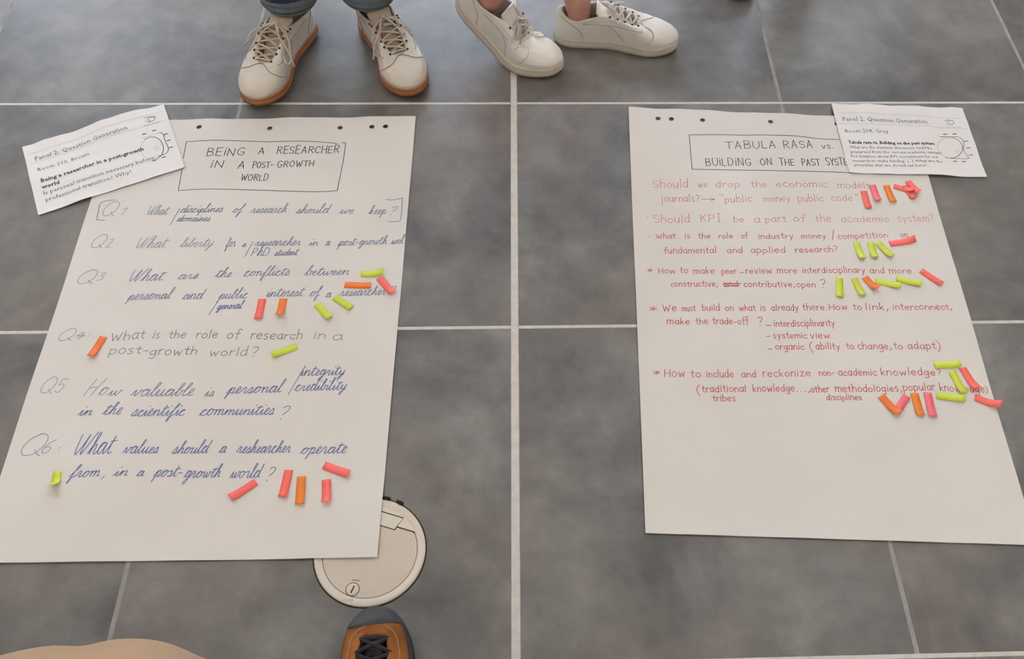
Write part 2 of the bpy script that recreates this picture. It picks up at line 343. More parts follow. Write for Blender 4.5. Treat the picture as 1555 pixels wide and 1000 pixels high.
# ------------------------------------------------------------------ handwriting
PR = {}
def G_(c, w, s): PR[c] = (w, [[tuple(map(float, p.split(','))) for p in st.split()] for st in s.split(';')])
for c, w, s in [
 ('a',8,'7,8 4,10 1,7 1,3 3,0 6,2 7,7;7,10 7,3 8,0'),('b',8,'1,17 1,9 1,0;1,7 4,10 7,7 7,3 4,0 1,2'),('c',7,'7,8 4,10 1,7 1,3 4,0 7,2'),
 ('d',8,'7,8 4,10 1,6 1,3 3,0 6,2 7,6;7,17 7,8 7,0'),('e',8,'1,5 7,6 6,9 4,10 1,7 1,3 4,0 7,2'),('f',6,'7,15 5,17 3,14 3,-2;0,9 6,9'),
 ('g',8,'7,8 4,10 1,7 1,3 3,1 6,3 7,8;7,10 7,-3 5,-6 1,-5'),('h',8,'1,17 1,8 1,0;1,6 4,10 7,7 7,0'),('i',3,'1.5,10 1.5,0;1.5,13 1.7,14'),
 ('j',4,'2,10 2,-4 0,-6;2,13 2,14'),('k',7,'1,17 1,8 1,0;6,9 1,4;2,5 6,0'),('l',3,'1.5,17 1.5,8 1.5,0'),('m',12,'1,10 1,0;1,7 3,10 6,8 6,0;6,7 9,10 11,8 11,0'),
 ('n',8,'1,10 1,0;1,7 4,10 7,7 7,0'),('o',8,'4,10 1,7 1,3 4,0 7,3 7,7 4,10'),('p',8,'1,10 1,-6;1,8 4,10 7,7 7,3 4,0 1,2'),
 ('q',8,'7,8 4,10 1,7 1,3 4,1 7,4;7,10 7,-6'),('r',6,'1,10 1,0;1,6 3,9 6,9.5'),('s',7,'6,9 3,10 1,8 3,5.5 6,3 4,0 1,1'),('t',6,'3,15 3,8 3,2 6,0;0,10 6,10'),
 ('u',8,'1,10 1,3 3,0 6,2 7,9;7,10 7,0'),('v',8,'1,10 4,0;4,0 7,10'),('w',11,'1,10 3,0;3,0 5.5,8;5.5,8 8,0;8,0 10,10'),('x',7,'1,10 6,0;6,10 1,0'),
 ('y',8,'1,10 4,2;7,10 4,0 2,-6'),('z',7,'1,10 6,10;6,10 1,0;1,0 7,0'),
 ('A',11,'1,0 5,14;5,14 9,0;2.5,5 8,5'),('B',10,'1,0 1,14;1,14 7,13 7,9 1,7.5;1,7.5 8,6 8,1 1,0'),('C',10,'9,12 5,14 1,10 1,4 5,0 9,2'),
 ('D',11,'1,0 1,14;1,14 7,13 9,7 7,1 1,0'),('E',9,'8,14 1,14;1,14 1,0;1,0 8,0;1,7 7,7'),('G',11,'9,12 5,14 1,10 1,4 5,0 9,2;5,6 9,6;9,6 9,2'),
 ('H',10,'1,14 1,0;9,14 9,0;1,7 9,7'),('I',7,'1,14 6,14;3.5,14 3.5,0;1,0 6,0'),('K',9,'1,14 1,0;8,14 1,6;3,8 8,0'),('L',8,'1,14 1,0;1,0 7,0'),
 ('M',12,'1,0 1,14;1,14 6,5;6,5 11,14;11,14 11,0'),('N',11,'1,0 1,14;1,14 9,0;9,0 9,14'),('O',11,'5,14 1,10 1,4 5,0 9,4 9,10 5,14'),
 ('P',9,'1,0 1,14;1,14 7,13 8,10 6,7 1,6'),('Q',13,'7,14 2,11 0,5 3,0 9,1 12,7 11,12 7,14 5,13;8,3 11,0 13,-1'),('R',10,'1,0 1,14;1,14 7,13 8,10 6,7.5 1,7;4,7 9,0'),
 ('S',9,'8,12 5,14 1,12 2,8 7,6 8,2 4,0 1,2'),('T',10,'0,14 10,14;5,14 5,0'),('U',10,'1,14 1,4 4,0 7,1 9,5 9,14'),('W',14,'1,14 4,0;4,0 7,10;7,10 10,0;10,0 13,14'),
 ('Y',9,'1,14 5,7;9,14 5,7 4,0'),('V',10,'1,14 5,0;5,0 9,14'),
 ('1',4,'0,10 3,14;3,14 3,0'),('2',8,'1,12 4,14 7,12 6,8 1,0;1,0 8,0'),('3',8,'1,13 5,14 7,11 3,8 7,5 6,1 1,0'),('4',8,'4,14 1,6;1,6 8,6;6,10 5,-1'),
 ('5',8,'7,14 2,14;2,14 1,8 5,9 7,5 5,0 1,1'),('6',8,'7,14 3,10 1,4 3,0 6,1 7,5 4,7 1,5'),
 ('?',7,'1,12 3,14 6,13 6,9 3,5;3,1 3,0'),('.',3,'1,0 1.6,.6'),(',',4,'3,2 1,-3'),('-',7,'1,5 6,5.5'),(':',3,'1,7 1.5,7.5;1,2 1.5,2.5'),
 ('/',6,'6,17 0,-3'),('(',4,'4,15 1,10 1,3 4,-3'),(')',4,'0,15 3,10 3,3 0,-3'),('"',5,'1,15 1,11;4,15 4,11'),("'",2,'1,15 1,12'),
 ('*',8,'4,12 4,2;0,10 8,4;0,4 8,10'),('>',14,'0,5 13,5;9,8 13,5 9,2'),(' ',6,'')]:
    if s: G_(c, w, s)
    else: PR[c] = (w, [])
CU = {}
def K_(c, w, main, extra=''):
    f = lambda st: [tuple(map(float, p.split(','))) for p in st.split()]
    CU[c] = (w, f(main), [f(x) for x in extra.split(';') if x])
for a in [
 ('a',10,'0,1 4,9 7,9.5 3,10 1.5,5 3,0 6,2 8,10 7.6,3 8.5,0 10,1.5'),('b',8,'0,1 3,10 5,19 3,20 2.5,12 2.5,2 5,0 7,4 6,9 8,8'),
 ('c',8,'0,1 3,7 6,9.5 3,10 1.5,5 3,0 6,0 8,2'),('d',10,'0,1 4,9 7,9 3,10 1.5,5 3,0 6,2 8,10 9,20 8,10 8,1 10,1'),
 ('e',7,'0,1 4,5 5.5,8.5 3.5,10 2,6 2.5,1 4.5,0 7,2'),('f',8,'0,1 4,10 7,19 5,20 4,12 3,0 2,-9 3.5,-9 4,-1 8,2'),
 ('g',9,'0,1 4,9 7,9 3,10 1.5,5 3,1 6,3 8,10 7,0 5,-8 2,-8 4,-3 9,2'),('h',9,'0,1 3,10 5,19 3,20 2.5,12 2,0 3,6 5.5,9.5 6.5,7 6.5,1 9,1'),
 ('i',5,'0,1 2.5,9.5 2.5,2 3.5,0 5,1.5','3,15 3.4,16'),('k',9,'0,1 3,10 5,19 3,20 2.5,12 2,0 3,6 6,9 5,5 3,5 6,0 9,1'),
 ('l',6,'0,1 3,10 5,19 3,20 2.3,12 2.3,2 3.5,0 6,1.5'),('m',14,'0,1 2,9 2.5,8 2.5,0 3,6 6,9.5 7,7 7,0 7.5,6 10,9.5 11.5,7 11.5,1 14,1.5'),
 ('n',10,'0,1 2,9 2.5,8 2.5,0 3,6 6,9.5 7.5,7 7.5,1 10,1.5'),('o',9,'0,1 4,9 5,10 2,8 1.5,3 4,0 7,3 7,8 5,9.5 9,8'),
 ('p',9,'0,1 3,10 2.5,0 1,-8;','' ),('r',8,'0,1 2.5,9 3,10 5,8.5 5,2 6,0 8,1.5'),('s',7,'0,1 3,8 4,10 5.5,4 4,0 1.5,.5 7,1'),
 ('t',7,'0,1 3,9 4,16 3.2,9 3,2 4.5,0 7,1.5','1,12 7.5,13'),('u',10,'0,1 2.5,9.5 2,3 3.5,0 6.5,3 7.5,10 7.3,2 8.5,0 10,1.5'),
 ('v',9,'0,1 2,9 3,7 4,0 7,6 7.5,10 9,8'),('w',12,'0,1 2,9.5 2.5,3 4,0 6,4 6.5,9 6.8,3 8.5,0 10.5,5 10.5,10 12,8.5'),
 ('y',9,'0,1 2.5,9.5 2,3 4,1 6.5,4 8,10 6.5,0 4,-8 2,-7 4,-2 9,2')]:
    if a[0] == 'p': K_('p', 9, '0,1 3,10 2.6,2 1.2,-9 2.6,2 3.5,8 6,10 7.5,6 6,1 4,0.5 9,1')
    else: K_(*a)
CU['W'] = (16, [], [[(0,20),(1,8),(3,0),(7,10),(9,20),(8,8),(9,0),(13,12),(16,22)]])
CU['H'] = (15, [], [[(3,21),(1,10),(0,0)],[(14,22),(10,10),(8,0)],[(1,9),(9,11)]])
def ribbon_geo(pts, w, zf, vs, fs):
    n = len(pts); b = len(vs)
    if n < 2: return
    for i in range(n):
        t = pts[min(i+1, n-1)]-pts[max(i-1, 0)]; t = t.normalized() if t.length > 1e-9 else Vector((1, 0))
        s = Vector((-t.y, t.x))*w/2
        p0 = pts[i]
        if i == 0: p0 = p0-t*w*.4
        if i == n-1: p0 = p0+t*w*.4
        for q in (p0+s, p0-s): vs.append((q.x, q.y, zf(q.x, q.y)+.00035))
    for i in range(n-1): fs.append([b+2*i, b+2*i+1, b+2*i+3, b+2*i+2])
rw = random.Random(5)
def layout(word, style):
    """strokes of a word in glyph units and its advance width"""
    out = []; x = 0; run = []
    def flush():
        nonlocal run
        if len(run) > 1: out.append([(p[0], p[1]) for p in crom([Vector(q) for q in run], 3)])
        run = []
    for ch in word:
        j = rw.uniform(-.5, .5); k = rw.uniform(.9, 1.12)
        if style == 'c' and ch in CU:
            w, main, ex = CU[ch]
            if not main: flush()
            run += [(x+p[0]+.3*p[1]*1, p[1]*k) for p in main[(1 if run else 0):]]
            for e in ex: flush() if not main else None; out.append([(p[0], p[1]) for p in crom([Vector((x+q[0]+.3*q[1], q[1])) for q in e], 4)])
            x += w
        else:
            flush(); w, sts = PR[ch]; sl = .3 if style == 'c' else .06
            cap = 1.25 if (style == 'c' and ch in 'Q') else 1
            for e in sts: out.append([(p[0], p[1]) for p in crom([Vector((x+q[0]+sl*q[1]+j*.3, q[1]*k*cap+j)) for q in e], 4)])
            x += w+1.6
    flush()
    return out, max(x, 1)
def write(name, sheet, obj, m, words, w=.0017, style='p', label=None):
    """words: (text, x0, y0, x1, y1, x-height px [, style])"""
    for q in words:
        vs, fs = [], []
        txt, a, b, c, d, h = q[:6]; st = 'p' if txt == '/' else style
        p0 = U(a, b, .003).xy; p1 = U(c, d, .003).xy; up = U((a+c)/2, (b+d)/2-h, .003).xy-U((a+c)/2, (b+d)/2, .003).xy
        strokes, adv = layout(txt, st)
        xs_ = [p[0] for s in strokes for p in s]; lo, hi = min(xs_), max(xs_); ax = (p1-p0)/max(hi-lo, .5)
        hh = up.length/10; nrm = Vector((-ax.y, ax.x)).normalized()*hh
        for s in strokes:
            ribbon_geo([p0+ax*(x-lo)+nrm*y for x, y in s], w, sheet.z, vs, fs)
        mesh(name, vs, fs, m, obj)
def draw(name, sheet, obj, m, lines, w=.0017, n=4):
    vs, fs = [], []
    for l in lines: ribbon_geo(crom([U(x, y, .003).xy for x, y in l], n) if len(l) > 2 else (lambda a, b: [a.lerp(b, i/30) for i in range(31)])(*[U(x, y, .003).xy for x, y in l]), w, sheet.z, vs, fs)
    return mesh(name, vs, fs, m, obj)
L_ = (left, lso); R_ = (right, rso)
# left sheet
draw('title_frame', *L_, M['black'], [[(283, 215), (340, 212.7), (404, 215), (468.6, 214.8), (512, 218)], [(519, 216.8), (525, 217)], [(525, 217), (521, 245), (512, 288.6)],
     [(512, 289), (476, 290.7), (404, 288.6), (317, 286.5), (270.6, 289)], [(270.6, 289), (276, 258)], [(283, 215), (278, 240)]], .0016)
cap = 10.5/1.4
write('title_word', *L_, M['black'], [('BEiNG', 313.5, 236.2, 370, 235.2, cap), ('A', 391.5, 234, 400, 233.8, cap), ('RESEARCHER', 420.5, 233, 514, 232, cap)], .0019)
write('title_word', *L_, M['black'], [('iN', 320, 254, 337.5, 253.8, 7), ('A', 360.6, 255, 369.6, 255, 7), ('POST-', 383.5, 255, 414, 253.5, 6.6), ('GROWTH', 421, 253.5, 476, 252.2, 6.6)], .0019)
write('title_word', *L_, M['black'], [('WORLD', 365.8, 273.5, 406, 273.2, 6.4)], .0019)
draw('bracket', *L_, M['slate'], [[(174.4, 303), (154.5, 306.8), (149.2, 321.5), (147, 333)], [(147, 333.5), (158.7, 334)]])
draw('bracket', *L_, M['slate'], [[(585.6, 302.2), (598, 303), (610.8, 300.5)], [(610.8, 300.5), (608.7, 332), (600, 336), (588.8, 335.8)]])
def hw(m, words, style='c', w=.0016): write('handwritten_word', *L_, M[m], words, w, style)
hw('pale', [('Q', 155, 326.5, 177, 325.5, 11), ('1', 184, 326, 191, 326, 7)])
hw('pale', [('What', 223.8, 326, 256.3, 325, 6.5)])
hw('slate', [('/', 259.5, 337, 267, 337, 11), ('disciplines', 273, 322.5, 337, 321.5, 6), ('of', 352.6, 322.5, 370.4, 322.5, 6), ('research', 380.5, 323, 435.5, 322, 6.3), ('should', 448.8, 323.5, 502.7, 322.5, 6.3), ('we', 515.3, 323.8, 536.3, 323.8, 6.3), ('keep', 559.4, 324.5, 585.6, 324, 6), ('?', 593, 325, 602.4, 325, 8)])
hw('slate', [('domaines', 267.9, 336, 317.9, 335.5, 5)])
hw('pale', [('Q', 137.7, 375, 158.7, 374.5, 10.5), ('2', 159.7, 375, 170, 374.5, 8), (':', 176, 373, 178, 373, 6)])
hw('pale', [('What', 207, 376.5, 255, 375.5, 8), ('liberty', 273, 375, 323.5, 374, 7)])
hw('slate', [('for', 342, 375, 357, 374, 7), ('a', 367.6, 374.5, 373, 374.5, 5), ('/', 372.6, 386, 380, 386, 12), ('researcher', 386, 373, 455.5, 372, 6.5), ('in', 468.5, 372.5, 482.3, 372.3, 6), ('a', 494.3, 372, 500.6, 372, 5.5), ('post-growth', 512, 372.5, 587.8, 369.5, 6.5), ('wol', 594, 370, 615, 369, 6)])
hw('slate', [('PhD', 381, 389, 408, 388, 9), ('student', 416.6, 388, 453.4, 387, 5.5)])
hw('pale', [('Q', 116.7, 430.5, 145, 428, 11.5), ('3', 147, 425, 158.7, 424, 8)])
hw('slate', [('What', 196.5, 427, 251, 425, 8.5), ('are', 269, 424, 300.4, 423, 7), ('the', 326, 421, 350.8, 420.5, 7), ('conflicts', 369.4, 419.5, 438.7, 417.5, 7), ('between', 461.8, 418, 529, 416.5, 7)])
hw('slate', [('personal', 191, 455, 262.6, 453, 7.5), ('and', 276.3, 454.3, 311, 453.5, 7.5), ('/', 318.3, 473, 331, 473, 15), ('public', 329.8, 453.5, 375, 452.5, 7.5)])
hw('slate', [('interest', 404, 450.5, 462.8, 449, 7.5), ('of', 470, 449.5, 489, 448.5, 7.5), ('a', 494, 451, 502.7, 450.5, 6.5), ('researcher', 515.3, 449, 584.6, 446.5, 7), ('?', 593, 445, 600.3, 445, 7.5)])
hw('blue', [('general', 328.8, 469.5, 369.7, 468, 6)])
hw('pale', [('Q', 88, 517, 112.6, 515, 9.5), ('4', 114.7, 514, 127, 513.5, 7), (':', 134, 511, 136, 511, 6)])
hw('grey', [('What', 168, 516.8, 219.6, 513.5, 9), ('is', 232, 513.3, 241, 513.3, 7.5), ('the', 255.6, 513, 281.4, 512.6, 7.5), ('role', 297.8, 513, 329.7, 512.6, 7.5), ('of', 344.3, 513.6, 365.3, 513.6, 7.5), ('research', 380.7, 514.6, 457.9, 514.6, 8), ('in', 476.8, 514, 493.3, 514, 7.5), ('a', 505, 516, 519.6, 516, 7.5)], 'p')
hw('grey', [('post-', 165, 537, 223.7, 536.5, 8), ('growth', 226.8, 539, 297.8, 538.2, 8), ('world', 318.4, 540, 374.5, 539.5, 8), ('?', 381.7, 541, 390, 541, 10.5)], 'p')
hw('pale', [('Q', 61, 596, 81.7, 595, 13), ('5', 82.8, 594.5, 98, 594, 14)])
hw('pale', [('Ho', 127, 600, 163, 599.5, 11.5)])
hw('slate', [('w', 163, 600, 183.6, 599.5, 8), ('valuable', 198, 601, 292.7, 600, 9.5), ('is', 310, 600.8, 323.6, 600.5, 8)])
hw('blue', [('personal', 341.6, 597, 432, 594.5, 9.5)])
hw('slate', [('/', 438.3, 593, 457, 593, 21)])
hw('blue', [('integrity', 454.8, 570.3, 523.7, 568.5, 8), ])
hw('blue', [('credibility', 446.6, 592.8, 525.8, 591, 8.5)])
hw('blue', [('in', 117.8, 630.5, 138.3, 630, 8), ('the', 154.8, 629, 183.6, 628.5, 9), ('scientific', 198.6, 631, 279.3, 630, 9), ('communities', 302, 630, 414.7, 628.5, 9)])
hw('slate', [('?', 425, 636, 437.3, 636, 16)])
hw('pale', [('Q', 30.8, 691.5, 67, 689, 17), ('6', 63, 687.5, 80, 687, 14), (':', 88, 684, 91, 684, 7)])
hw('blue', [('What', 113, 690.5, 173.7, 688, 15), ('values', 185.8, 688, 238.6, 687, 9.5), ('should', 260.6, 688, 319, 687, 9.5), ('a', 332, 686.5, 342.4, 686.5, 8.5), ('reshearcher', 358.5, 687, 439.9, 686, 9.5), ('operate', 455.3, 688, 525.6, 687, 9.5)])
hw('blue', [('from', 103.4, 724.5, 150, 723, 9), (',', 154, 725, 158, 725, 8), ('in', 171.5, 722.3, 192.4, 722, 8), ('a', 206.7, 722.5, 217.7, 722.3, 8), ('post-', 231, 723, 275, 722.5, 9), ('growth', 278, 725, 334.3, 723.5, 9.5), ('world', 348.6, 725, 398, 724, 9.5)])
hw('slate', [('?', 404.7, 728.5, 415, 728.5, 16)])
# right sheet
draw('title_frame', *R_, M['black'], [[(1046.5, 205), (1102, 204.4), (1194.7, 206), (1241, 210), (1275, 212)], [(1046.5, 205), (1048.8, 231), (1051, 256.5)],
     [(1051, 256.5), (1113.6, 257.7), (1171.5, 258.8), (1264, 260.7), (1292, 262.3)]], .0016)
write('title_word', *R_, M['black'], [('TABULA', 1103, 225.5, 1177.8, 224.5, 7.8), ('RASA', 1191, 225, 1234, 224.5, 7.5), ('vs.', 1249, 225, 1265, 225, 5.2)], .0017)
write('title_word', *R_, M['black'], [('BUiLDiNG', 1072.4, 251.3, 1141, 251, 8), ('ON', 1155.8, 250.5, 1172.7, 250.3, 7), ('THE', 1184.7, 251, 1207.4, 251, 7.3), ('PAST', 1219, 251, 1246.8, 251, 7.3), ('SYSTE', 1256, 250.5, 1288, 250.5, 7.5)], .0018)
def rl(m, words): write('handwritten_word', *R_, M[m], words, .0015, 'p')
rl('palered', [("'", 981, 277, 982, 277, 5), ('Should', 992.4, 284.3, 1045.5, 284.3, 7.5), ('we', 1060.8, 284.3, 1075, 284.3, 5.5), ('drop', 1087.8, 284.2, 1123, 284.2, 6), ('the', 1141, 284, 1164.4, 284, 6), ('economic', 1179.7, 283.8, 1256, 284, 6), ('models', 1273, 285.5, 1322, 285.5, 6)])
rl('palered', [('journals?', 1004, 305.5, 1062.6, 305.5, 6.5), ('>', 1066, 305, 1086, 305, 6), ('"', 1095, 306, 1099, 306, 8), ('public', 1101, 307, 1142.8, 306.3, 6.3), ('money', 1160, 306.2, 1200.4, 306, 6), ('public', 1212, 306, 1251, 305.4, 6.3), ('code', 1263.8, 305, 1295, 304.8, 6), ('"', 1302, 305, 1305, 305, 7)])
rl('palered', [("'", 984, 335, 985, 335, 5), ('Should', 993.3, 337.3, 1048, 337.3, 7.8), ('KPI', 1065, 336.6, 1096, 336.4, 8.5), ('be', 1114.8, 337.3, 1130, 337.3, 6.3), ('a', 1146, 337.3, 1155, 337.3, 6), ('part', 1162.6, 337.3, 1195, 337, 6.5), ('of', 1205.8, 336.6, 1225.6, 336.6, 6.8), ('the', 1239, 337, 1262.6, 337, 7), ('academic', 1278.5, 337, 1351, 336.8, 6.3), ('system', 1364.6, 336.3, 1412, 336, 6.3), ('?', 1414, 335, 1419, 335, 8)])
rl('red', [('.', 986, 358, 987, 358, 6), ('What', 997, 361.5, 1026.6, 361.2, 5), ('is', 1041, 361.3, 1048, 361.3, 5), ('the', 1060.8, 361.7, 1078.8, 361.7, 5), ('role', 1092, 361.5, 1113, 361.5, 5), ('of', 1126.5, 361.2, 1137, 361.2, 5), ('industry', 1152.7, 362.3, 1205, 362.3, 5.2), ('money', 1217.5, 362, 1254.3, 362, 5), ('/', 1263.5, 362, 1269, 362, 7), ('competition', 1273.5, 363, 1348.7, 360.5, 5.2), ('on', 1368.8, 359.8, 1378.8, 359.5, 4.5)])
rl('red', [('fundamental', 1008.6, 383.7, 1087.8, 383.5, 5.6), ('and', 1105, 383.6, 1128, 383.6, 5.6), ('applied', 1141, 383.6, 1193, 383.6, 5.6), ('research?', 1208.5, 384, 1272.7, 382, 5.6)])
rl('red', [('*', 984, 413, 991, 413, 4.5), ('How', 1000.4, 414.5, 1025.6, 414.3, 5.8), ('to', 1033.4, 413.9, 1044.7, 413.9, 5.8), ('make', 1053.3, 414.8, 1085.5, 414.8, 5.8), ('peer', 1096, 415, 1119.3, 415, 5.8), ('-', 1124, 416, 1129.5, 416, 5), ('review', 1133.2, 415, 1172.3, 415, 5.8), ('more', 1181, 414.4, 1210.5, 414.3, 5.6), ('interdisciplinary', 1219.6, 414.3, 1314, 414, 5.4), ('and', 1322, 414.8, 1343.7, 414.8, 5.4), ('more', 1351, 414.8, 1384.5, 414.8, 5.6)])
rl('red', [('constructive,', 1019.5, 434.5, 1089.8, 434.5, 5.6), ('and', 1099.4, 434.5, 1121, 434.5, 5.6), ('contributive,', 1130.6, 435.2, 1207, 435.2, 5.6), ('open', 1210.5, 435.8, 1238.7, 435.8, 5.6), ('?', 1248, 436.5, 1255, 436.5, 8.6)])
draw('crossing_out', *R_, M['red'], [[(1098.5, 430.6), (1124.5, 429.8)], [(1099.5, 433.6), (1122, 433)]], .0022)
rl('red', [('*', 987, 473, 998, 473, 6.3), ('We', 1007.3, 471.7, 1027.3, 471.7, 6.4), ('must', 1036, 471.7, 1056.8, 471.7, 5.8), ('build', 1067.2, 471, 1093.3, 471, 5.8), ('on', 1102, 471.2, 1114, 471.2, 5.8), ('what', 1123.7, 471.2, 1148, 471.2, 5.8), ('is', 1155.8, 471.2, 1162.7, 471.2, 5.8), ('already', 1172.3, 471, 1213, 471, 5.8), ('there.', 1219.6, 470.5, 1255, 470.5, 5.8), ('How', 1260, 470, 1287.3, 470, 6.2), ('to', 1296.5, 470, 1309, 470, 5.8), ('link,', 1316, 470, 1349, 470, 6), ('interconnect,', 1357.6, 470, 1446, 469.6, 5.8)])
rl('red', [('make', 1013.4, 491.7, 1047.3, 491.7, 5.8), ('the', 1056.8, 491.6, 1075, 491.6, 5.8), ('trade-off', 1082.9, 491.6, 1138.4, 491.6, 6.3), ('?', 1153, 494, 1159, 494, 9.5), ('-', 1164.5, 496, 1171.4, 496, 5), ('interdisciplinarity', 1176.6, 495.2, 1268, 494.3, 5.8)])
rl('red', [('-', 1164.5, 513, 1170.5, 513, 5), ('systemic', 1175, 513, 1226, 513, 5.8), ('view', 1231.7, 513, 1260.4, 513, 5.8)])
rl('red', [('-', 1167, 532, 1173, 532, 5), ('organic', 1178.4, 530.3, 1221.8, 530.3, 6), ('(', 1231, 532, 1236, 532, 8.5), ('ability', 1239.9, 529.6, 1276, 529.6, 6), ('to', 1286.4, 529.4, 1297.7, 529.4, 6), ('change,', 1303.8, 529.4, 1354, 529.4, 6), ('to', 1358.5, 529.2, 1371.5, 529.2, 6), ('adapt', 1380, 529, 1422.7, 529, 6), (')', 1424, 531, 1429.7, 531, 9)])
rl('red', [('*', 993, 569.5, 1002, 569.5, 5.6), ('How', 1009.7, 572.2, 1040.3, 572.2, 7.5), ('to', 1049, 572.4, 1064.3, 572.4, 6.5), ('include', 1073.3, 572.3, 1114, 572.3, 6.5), ('and', 1126.8, 572.3, 1148.4, 572.3, 6.5), ('reckonize', 1159.2, 571.8, 1231.2, 570.5, 6.8), ('non-', 1244.7, 570, 1267.3, 569.6, 6), ('academic', 1274.4, 569.5, 1332.2, 569.2, 6.2), ('knowledge?', 1339.3, 569, 1430.4, 568.6, 6.4)])
rl('red', [('(', 1059, 598, 1064, 598, 9.5), ('traditional', 1066, 595, 1133, 594.8, 6.6), ('knowledge', 1143.9, 594.3, 1206.9, 594, 6.4), ('...,', 1210.5, 594.2, 1230.3, 594.2, 6), ('other', 1232.5, 595, 1260.3, 594.8, 6.4), ('methodologies,', 1269.4, 594.6, 1369.6, 593.5, 6.6), ('popular', 1372.7, 592, 1422.3, 591.6, 6.6), ('knowledge)', 1428.4, 592.5, 1501, 595.5, 6.6)])
rl('red', [('tribes', 1082.6, 608.9, 1116.8, 608.7, 5.8)])
rl('red', [('disciplines', 1256, 606.8, 1309, 606.6, 5.4)])

# ------------------------------------------------------------------ print on the two pages
def printed(sheet, obj, m, txt, a, b, c, d, h, bold=0, name='printed_line'):
    cu = bpy.data.curves.new('t', 'FONT'); cu.body = txt; cu.size = 1; cu.resolution_u = 1; cu.offset = bold
    ob = bpy.data.objects.new('t', cu); me = ob.to_mesh()
    vs = [v.co.copy() for v in me.vertices]; fs = [list(p.vertices) for p in me.polygons]; ob.to_mesh_clear()
    bpy.data.objects.remove(ob); bpy.data.curves.remove(cu)
    lo = min(v.x for v in vs); hi = max(v.x for v in vs)
    p0 = U(a, b, .006).xy; p1 = U(c, d, .006).xy; ax = (p1-p0)/(hi-lo); up = Vector((-ax.y, ax.x)).normalized()
    hh = (U(a, b-h, .006).xy-p0).length/.52
    out = []
    for v in vs:
        q = p0+ax*(v.x-lo)+up*v.y*hh; out.append((q.x, q.y, sheet.z(q.x, q.y)+.0005))
    mesh(name, out, fs, m, obj)
pr = lambda *a, **k: printed(C1, c1o, *a, **k)
pr(M['print'], 'Panel 2. Question Generation', 52.2, 241.8, 194.7, 197.3, 5)
pr(M['print'], 'Room 210, Brown', 56.3, 258, 135, 234.4, 4)
pr(M['printd'], 'Being a researcher in a post-growth', 61.2, 275, 218.3, 227, 4.2, bold=.03)
pr(M['printd'], 'world', 61.9, 284.8, 89.4, 276.5, 4.2, bold=.03)
pr(M['print'], 'Is personal transition necessary before', 65.3, 293.5, 234, 240.5, 4.4)
pr(M['print'], 'professional transition? Why?', 68.2, 303.5, 199.9, 262.2, 4.4)
p2 = lambda *a, **k: printed(C2, c2o, *a, **k)
p2(M['print'], 'Panel 2. Question Generation', 1280.5, 184, 1409, 187.8, 4.6)
p2(M['print'], 'Room 208, Grey', 1284, 201.5, 1349.4, 202, 3.8)
p2(M['printd'], 'Tabula rasa vs. Building on the past system', 1288.6, 217.8, 1420, 220, 3.2, bold=.03)
p2(M['print'], 'What are the elements (functions) could be', 1290.6, 225, 1415, 227, 3)
p2(M['print'], 'preserved from the current academic system?', 1292.3, 231.8, 1431.4, 233.8, 3)
p2(M['print'], 'For instance, about KPI, recruitment for our', 1293.3, 238.2, 1425.4, 240.5, 3)
p2(M['print'], 'research to make funding, (...) What are the', 1295.7, 245, 1431.4, 247, 3)
p2(M['print'], 'priorities that we should set here?', 1298, 251.5, 1407, 253.2, 3)
def circ(cx, cy, rx, ry, a0=0, a1=360, n=16, rot=0):
    out = []
    for i in range(n+1):
        a = math.radians(a0+(a1-a0)*i/n); x, y = rx*math.cos(a), -ry*math.sin(a)
        out.append((cx+x*math.cos(rot)-y*math.sin(rot), cy+x*math.sin(rot)+y*math.cos(rot)))
    return out
draw('rule_line', C1, c1o, M['printl'], [[(40.5, 234.4), (247.6, 169.1)], [(44, 249), (254.3, 182.6)]], .0008)
draw('printed_diagram', C1, c1o, M['print'], [circ(231.5, 226, 17, 17.5, -70, 130)], .0017)
draw('printed_diagram', C1, c1o, M['printl'], [circ(231.5, 226, 17, 17.5, 130, 290), [(216, 210.8), (232, 205.5), (244, 202.3)], [(240, 238.5), (228, 242.5)], circ(238, 226, 3, 3)], .0009)
draw('printed_diagram', C1, c1o, M['print'], [[(240, 203.2), (245, 202.3), (249, 206), (251, 214), (255.5, 224), (255.5, 230), (251, 234.5), (240, 238)]], .0017)
draw('diagram_marks', C1, c1o, M['printd'], [[(x-2.4, y+.6), (x+2.4, y-.6)] for x, y in ((219.5, 204.5), (234.5, 199), (252.5, 204.7), (256.5, 214), (260, 224.5), (249, 239.5), (234.5, 244.5))], .0026)
draw('printed_emblem', C1, c1o, M['print'], [[(220, 181), (226, 178.5), (233, 178), (237, 177)], [(222, 185.5), (229, 186), (236, 181), (232, 178.5), (225, 182), (229, 185)]], .0014)
draw('rule_line', C2, c2o, M['printl'], [[(1272.4, 173.2), (1458.8, 179)], [(1273.4, 189.4), (1471, 194.9)]], .0008)
draw('printed_diagram', C2, c2o, M['print'], [circ(1442.5, 224, 19.5, 15.5, -85, 75)], .0016)
draw('printed_diagram', C2, c2o, M['printl'], [circ(1442.5, 224, 19.5, 15.5, 75, 275), circ(1454, 229, 2.5, 2)], .0009)
draw('printed_diagram', C2, c2o, M['print'], [[(1427, 207.5), (1454, 207.3), (1461, 211), (1464, 217), (1464, 227), (1468, 234), (1471, 238), (1468, 240), (1436, 239.7)]], .0015)
draw('diagram_marks', C2, c2o, M['printd'], [[(x-2.4, y), (x+2.4, y)] for x, y in ((1435.5, 203.4), (1449.7, 202.8), (1467, 213.7), (1471, 223.5), (1475, 234.3), (1464, 244.4), (1450.5, 244.3))], .0024)
